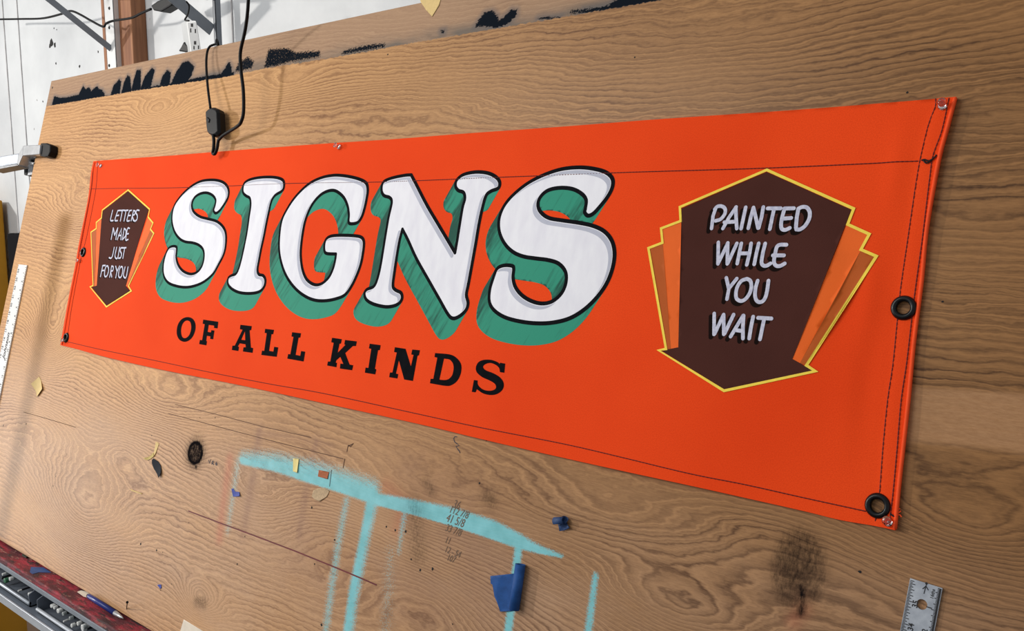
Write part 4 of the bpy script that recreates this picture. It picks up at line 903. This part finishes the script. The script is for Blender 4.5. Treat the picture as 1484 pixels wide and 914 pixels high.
for k in range(0, 92):
    s_ = .004+k*INCH/4
    if s_ < L2-.004: tick2(s_, 0, .006 if k % 4 == 0 else .0035)
for i in range(24):
    if .018+i*INCH < L2-.01: text_on(mbk, str(24-i), a+e*(.018+i*INCH)+wv_*.009, .012, ang2, thk+.0003)
mbk.build('tick_marks', M_text, rl); mbk = MB()
for k in range(0, 92):
    s_ = .007+k*INCH/4
    if s_ < L2-.004: tick2(s_, 1, .006 if k % 4 == 0 else .0035)
for i in range(24):
    if .022+i*INCH < L2-.01: text_on(mbk, str(i+1), a+e*(.022+i*INCH)+wv_*(wd-.009), .010, ang2, thk+.0003)
mbk.build('tick_marks', M_text, rl)
mb = MB(); c = uv(9, 500, thk); text_on(mb, 'Johnson', c, .022, ang2, thk+.0004, .35); mb.build('brand_lettering', M_text, rl)

# ------------------------------------------------------------------ lamp cord with inline switch hanging over the board
def hang(pts): return [B(*uv(x, y, o_), o_) for x, y, o_ in pts]
lc = empty('lamp_cord', B(*uv(306, 175, .03), .03)); tag(lc, 'black lamp cord with inline switch hanging over the top of the board', 'cord')
tb = hang([(316, 63, -.02), (313, 64, -.004), (309, 65, .006), (303.5, 68, .010), (300, 77, .013), (299, 95, .016), (301, 125, .022), (305, 157, .026)])
top_b = B(*uv(316, 63, -.02), -.02); tb = [top_b-np.array([0, -.02, .12])]+tb
MB().tube(smooth_path(tb), .0026, 8).build('cable', M_cord, lc, smooth=True)
lw = hang([(309, 195, .026), (310, 205, .024), (309.5, 215, .022), (308.5, 222, .020), (311.5, 222.5, .020), (314.5, 215, .020), (316, 206, .020), (317.5, 202, .022), (325, 195, .026), (344, 183, .034), (350, 175, .038), (353, 160, .04), (352.5, 130, .045), (349, 100, .05), (348.5, 75, .055), (355, 45, .07), (359, 15, .09), (361, -30, .11), (363, -100, .14)])
MB().tube(smooth_path(lw), .0034, 8).build('cable', M_cord, lc, smooth=True)
K8 = (290, 140, 9.14)
def rot(pts, o0, o1, shrink):
    L = UVS(pts, K8, o1); c = L.mean(0); bot = [B(*p, o0) for p in L]; mid = [B(*p, (o0+o1)/2+.003) for p in L]; top_ = [B(*(c+(p-c)*shrink), o1) for p in L]
    n = len(L); v = bot+mid+top_; f = [tuple(range(n-1, -1, -1)), tuple(range(2*n, 3*n))]+[(r*n+i, r*n+(i+1) % n, (r+1)*n+(i+1) % n, (r+1)*n+i) for r in (0, 1) for i in range(n)]
    return v, f
sw_pts = [(130, 132), (165, 132), (215, 160), (228, 200), (240, 470), (205, 505), (165, 518), (130, 512), (85, 480), (72, 400), (60, 220), (60, 185), (95, 150)]
sw_pts = sw_pts[::-1]
v, f = rot(sw_pts, .010, .029, .86); sw = obj('switch_body', v, f, M_plug, lc, bevel=.0015)
cR = UVS([(95, 262), (130, 300), (120, 350), (85, 340), (78, 300)][::-1], K8, .030)
MB().prism([B(*p, .027) for p in cR], [B(*(cR.mean(0)+(p-cR.mean(0))*.8), .0315) for p in cR]).build('switch_rocker', M_glossblack, sw, bevel=.0008)

# ------------------------------------------------------------------ spring clamp on the left edge
cl_ = empty('spring_clamp', B(*uv(50, 225), .01)); tag(cl_, 'metal clamp with black rubber tip gripping the left board edge', 'clamp')
KC = (0, 180, 10.16)
def cp_(pts, o0, o1, m, name, bev=.002, parent=cl_):
    L = UVS(pts, KC, o1); L = ccw(L); return MB().prism([B(*p, o0) for p in L], [B(*p, o1) for p in L]).build(name, m, parent, bevel=bev)
cp_([(600, 275), (680, 272), (738, 300), (735, 400), (700, 470), (640, 478), (575, 460), (585, 330)], .001, .022, M_rubber, 'rubber_tip', .003)
cp_([(345, 310), (590, 300), (575, 440), (330, 460)], .012, .028, M_steel, 'upper_jaw', .002)
cp_([(330, 330), (345, 312), (330, 460), (270, 600), (245, 580), (270, 440)], .0, .026, M_steel, 'jaw_hinge', .002)
cp_([(-120, 500), (0, 470), (270, 425), (250, 580), (0, 625), (-120, 650)], .006, .022, M_alu, 'handle', .003)
cp_([(-120, 648), (0, 622), (250, 585), (260, 605), (0, 655), (-120, 680)], -.008, .024, M_steel, 'handle_rim', .001)
cp_([(330, 470), (520, 455), (515, 490), (380, 530), (500, 560), (480, 590), (300, 560)], -.022, .004, M_steel, 'spring', .002)
cp_([(350, 600), (400, 600), (395, 745), (350, 745)], -.045, -.020, M_rubber, 'rubber_tip', .002)
cp_([(400, 590), (490, 600), (470, 740), (395, 755)], -.042, -.022, M_steel, 'lower_jaw', .002)

# ------------------------------------------------------------------ ledge under the board
zL -= .006
f1 = W(0, 807.5, 2, zL)
yF = f1[1]; xl, xr = B(uL-.25, vB)[0], B(uR, vB)[0]
ledge = MB().box((xl, yF, zL-.020), (xr, -.03, zL)).build('easel_ledge', M_ledge, None, bevel=.003)
tag(ledge, 'long wooden ledge crusted with red paint along the board foot', 'ledge')
MB().box((xl, yF-.003, zL-.024), (xr, yF, zL-.012)).build('metal_edging', M_grey, ledge, bevel=.001)
for x in (-1.7, .2):
    MB().box((x-.045, -.06, FZ), (x+.045, .02, zL-.020)).build('post', M_frame, ledge, bevel=.004)
# blue tape wrapped on the ledge
def onz(pts, crop, z): return [W(crop[0]+p[0]/crop[2], crop[1]+p[1]/crop[2], 2, z) for p in pts]
K0 = (0, 770, 6.344)
q = onz([(275, 370), (285, 325), (400, 328), (470, 375), (360, 372), (300, 388)], K0, zL+.001)
o = MB().prism([p-np.array([0, 0, .0009]) for p in q], q).build('ledge_tape', mat('ledge_blue_tape', (52, 84, 140), .6, var=.3, scale=60), None)
tag(o, 'patch of blue tape stuck on the red ledge', 'tape')
# pen
pa, pb_, pt = [W(x, y, 1, yL-.0095) for x, y in ((128, 854), (166, 878), (178, 886))]; dz_ = zL+.0062-pb_[2]; pa[2] += dz_; pb_[2] += dz_; pt[2] += dz_
pn = empty('pen', pa); tag(pn, 'blue pen with a silver tip lying on the red ledge', 'pen')
MB().tube([pa, pa+(pb_-pa)*.03, pb_], [.0045, .0055, .0055], 14).build('barrel', M_pen, pn, smooth=True)
MB().tube([pb_, pb_+(pt-pb_)*.75, pt], [.0052, .003, .0008], 14).build('tip', M_steel, pn, smooth=True)
MB().tube([pa-(pb_-pa)*.04, pa], [.0035, .0042], 10).build('button', M_glossblack, pn, smooth=True)
q = onz([(710, 552), (745, 540), (800, 552), (855, 600), (835, 610), (770, 595)], K0, zL+.003)
o = MB().prism([p-np.array([0, 0, .001]) for p in q], q).build('paper_scrap', M_pale, None); tag(o, 'torn pale paper scrap beside the blue pen', 'paper scrap')
q = onz([(200, 212), (215, 192), (245, 198), (262, 225), (240, 235)], K0, zL+.004)
o = MB().prism([p-np.array([0, 0, .0035]) for p in q], q).build('paint_crumb', mat('dark_crumb', (40, 44, 30), .7), None, bevel=.001); tag(o, 'small dark crumb of dried paint at the back of the ledge', 'crumb')
nl_ = empty('nail', B(*uv(181, 885), 0)); tag(nl_, 'black nail standing out of the board near the blue pen tip', 'nail')
p0, p1 = B(*uv(180.5, 884), -.004), B(*uv(184.5, 872.5, .022), .022)
MB().tube([p0, p1], .0009, 8).build('shank', M_rubber, nl_); MB().tube([p1, p1+nrm(p1-p0)*.0016], .0026, 12).build('nail_head', M_rubber, nl_)

# ------------------------------------------------------------------ metal bins in front of the ledge
zr = zL-.026; yfr = yF-.014
lipL = [W(x, y, 1, yfr) for x, y in ((0, 846), (42.6, 872), (54.4, 884), (92, 908))]
zlip = np.mean([p[2] for p in lipL]); zb = zlip-.008; ylip = yfr
M_bin = mat('grey_sheet_metal', (118, 126, 138), .4, .4, var=.2, scale=12)
M_binlip = mat('bright_rolled_lip', (206, 212, 220), .35, .5, var=.15, scale=30)
def binbox(x0, x1, lab):
    r = empty('metal_bin', ((x0+x1)/2, ylip, zb)); tag(r, lab, 'bin', 'sheet metal bins hooked below the ledge')
    y1 = -.075; t = .002; mb = MB(); mb.box((x0, ylip, zb), (x1, y1, zb+t)); mb.box((x0, ylip, zb), (x1, ylip+t, zlip)); mb.box((x0, y1-t, zb), (x1, y1, zr))
    for x in (x0, x1-t):
        pf = [(x, ylip, zb), (x, y1, zb), (x, y1, zr), (x, yF-.001, zr), (x, ylip, zr-.006)]; mb.prism(pf, [(a_+t, b_, c_) for a_, b_, c_ in pf])
    mb.build('body', M_bin, r); MB().tube([(x0, ylip, zlip), (x1, ylip, zlip)], .0042, 10).build('rolled_lip', M_binlip, r, smooth=True); return r
xa, xb = lipL[1][0], lipL[2][0]
binbox(xa-.75, xa, 'grey metal bin at the far left, holding pale tubes')
binbox(xb, xb+.62, 'grey metal bin below the blue pen, packed with black brushes')
# tray the bins stand on
o = MB().box((xa-.8, ylip-.018, zb-.006), (xb+.7, -.07, zb-.001)).build('tray_shelf', M_bin, ledge, bevel=.001); o['label'] = 'grey metal tray under the bins'
o2 = MB().box((xa-.8, ylip-.022, zb-.014), (xb+.7, ylip-.018, zb+.006)).build('front_edge', M_binlip, o, bevel=.001)
for x in (xa-.7, xb+.66): MB().box((x, -.10, zb-.02), (x+.03, -.061, zL-.020)).build('hanger', M_bin, o)
# tools in the bins: (crop x, y, radius px, colour, z, length)
M_wt = mat('white_plastic_cap', (200, 202, 200), .4); M_bk = mat('black_barrel', (20, 20, 24), .35); M_gt = mat('grey_tube', (140, 146, 146), .4, var=.2, scale=60); M_gn = mat('green_cap', (60, 110, 80), .4)
tools = [(82, 378, 15, M_gt, M_wt, -.040, .05, 'grey tube with a white end in the far left bin'), (40, 455, 20, M_gt, M_gn, -.052, .08, 'fat grey tube with a green end in the far left bin'),
         (165, 548, 8, M_bk, M_wt, -.070, .07, 'thin black brush with a white end lying in the left bin'), (262, 580, 15, M_bk, M_wt, -.070, .05, 'black marker against the right side of the left bin'),
         (20, 395, 10, M_gt, M_wt, -.045, .06, 'slim grey tube leaning at the photo edge in the left bin'), (12, 430, 11, M_bk, M_bk, -.060, .05, 'short black stick below the slim grey tube'),
         (470, 570, 9, M_bk, M_wt, -.030, .05, 'slim black brush at the top of the right bin'), (465, 665, 15, M_bk, M_wt, -.058, .06, 'black marker nearest the left side of the right bin'), (492, 672, 13, M_bk, M_wt, -.052, .06, 'black marker second from the left of the bin pile'),
         (532, 672, 14, M_gt, M_wt, -.046, .06, 'grey capped marker on top of the bin pile'), (567, 645, 16, M_bk, M_gt, -.040, .06, 'black marker with a grey end at the back of the pile'), (528, 726, 19, M_bk, M_wt, -.064, .08, 'stout black marker with a white end in mid pile'),
         (582, 828, 9, M_wt, M_wt, -.076, .02, 'tiny white cap loose on the bin bottom'), (637, 795, 15, M_bk, M_gt, -.060, .06, 'black brush with a grey end right of the pile'), (708, 808, 17, M_gt, M_wt, -.058, .06, 'grey tube with a white end in the right pile'),
         (755, 772, 18, M_wt, M_gt, -.045, .05, 'white ribbed tube on top of the right pile'), (655, 868, 18, M_bk, M_wt, -.072, .07, 'black marker low beside the biggest white ended tube'), (752, 884, 30, M_bk, M_wt, -.068, .12, 'big black tube with a broad white end'),
         (850, 850, 15, M_bk, M_bk, -.050, .12, 'long black handle lying right of the big tube')]
for x, y, r, mb_, mc, dz, ln, lab in tools:
    p = W(x/6.344, 770+y/6.344, 1, ylip+.006); rad = min(.010, r/6.344*np.linalg.norm(p-CAM)/F); p[2] = min(max(p[2], zb+.003+rad), zr-rad-.002)
    ln = .03+ln*.8
    d = nrm([random.uniform(-.12, .12), 1, .04]); t = empty('marker', p); tag(t, lab, 'marker', 'markers and brushes in the bins')
    MB().tube([p+d*.004, p+d*max(ln, .02)], rad*.95, 14).build('barrel', mb_, t, smooth=False)
    MB().tube([p, p+d*.001, p+d*.008], [rad*.8, rad, rad], 16).build('cap', mc, t)

# ------------------------------------------------------------------ light and camera
def area(name, loc, target, sx, sy, power, col=(1, 1, 1)):
    l = bpy.data.lights.new(name, 'AREA'); l.shape = 'RECTANGLE'; l.size = sx; l.size_y = sy; l.energy = power; l.color = col
    o = bpy.data.objects.new(name, l); COL.objects.link(o); o.location = loc
    o.rotation_euler = (Vector(target)-Vector(loc)).to_track_quat('-Z', 'Y').to_euler(); return o
area('window_light', (-4.6, -1.9, .85), (-1.2, 0, 1.1), 1.9, 1.2, 34, (1., .98, .97))
area('doorway_light', (-4.4, -2.4, 2.6), (-1.2, 0, 1.2), .17, .17, 85, (1., .95, .88))
area('ceiling_light', (-1.6, -2.3, 3.1), (-.8, 0, 1.3), 1.8, 1.2, 46, (1., .98, .95))
# leaning post added out of view at left, casting a soft strip shadow
q = ((-2.0, -1.98), (-1.955, -1.98), (-1.955, .19), (-2.0, .19)); o = MB().prism([B(u, v, .385) for u, v in q], [B(u, v, .40) for u, v in q]).build('trim_6', M_frame); struct(o)
# torn holes in the wall panel
mb = MB()
for (x, y, r) in ((75, 62, 4.5), (79, 65, 3), (72, 67, 2.5), (142, 75, 1.5), (115, 96, 1.8), (81, 92, 1.5), (62, 147, 1.2), (78, 41, 1), (82, 43, .8)):
    c_ = W(x, y, 1, WALL_Y-.0008); rr = r*np.linalg.norm(c_-CAM)/F
    mb.add([c_+rr*np.array([math.cos(k*.785)*(1+.35*math.sin(k*5+x)), 0, math.sin(k*.785)*(1+.35*math.cos(k*4+y))]) for k in range(8)], [tuple(range(7, -1, -1))])
struct(mb.build('trim_7', M_slot))
wd_ = bpy.data.worlds.new('w'); sc.world = wd_; wd_.use_nodes = True; bg = wd_.node_tree.nodes['Background']; bg.inputs[0].default_value = (.96, .98, 1, 1); bg.inputs[1].default_value = .40
cam = bpy.data.cameras.new('camera'); co = bpy.data.objects.new('camera', cam); COL.objects.link(co); sc.camera = co
Mc = np.eye(4); Mc[:3, 0] = R @ [1, 0, 0]; Mc[:3, 1] = -(R @ [0, 1, 0]); Mc[:3, 2] = -(R @ [0, 0, 1]); Mc[:3, 3] = CAM
co.matrix_world = Matrix(Mc.tolist())
cam.sensor_width = 36; cam.lens = F/1484*36; cam.clip_start = .02
vs = sc.view_settings; vs.view_transform = 'Standard'; vs.look = 'None'; vs.exposure = .0; vs.gamma = 1.
try: vs.use_curve_mapping = False
except Exception: pass
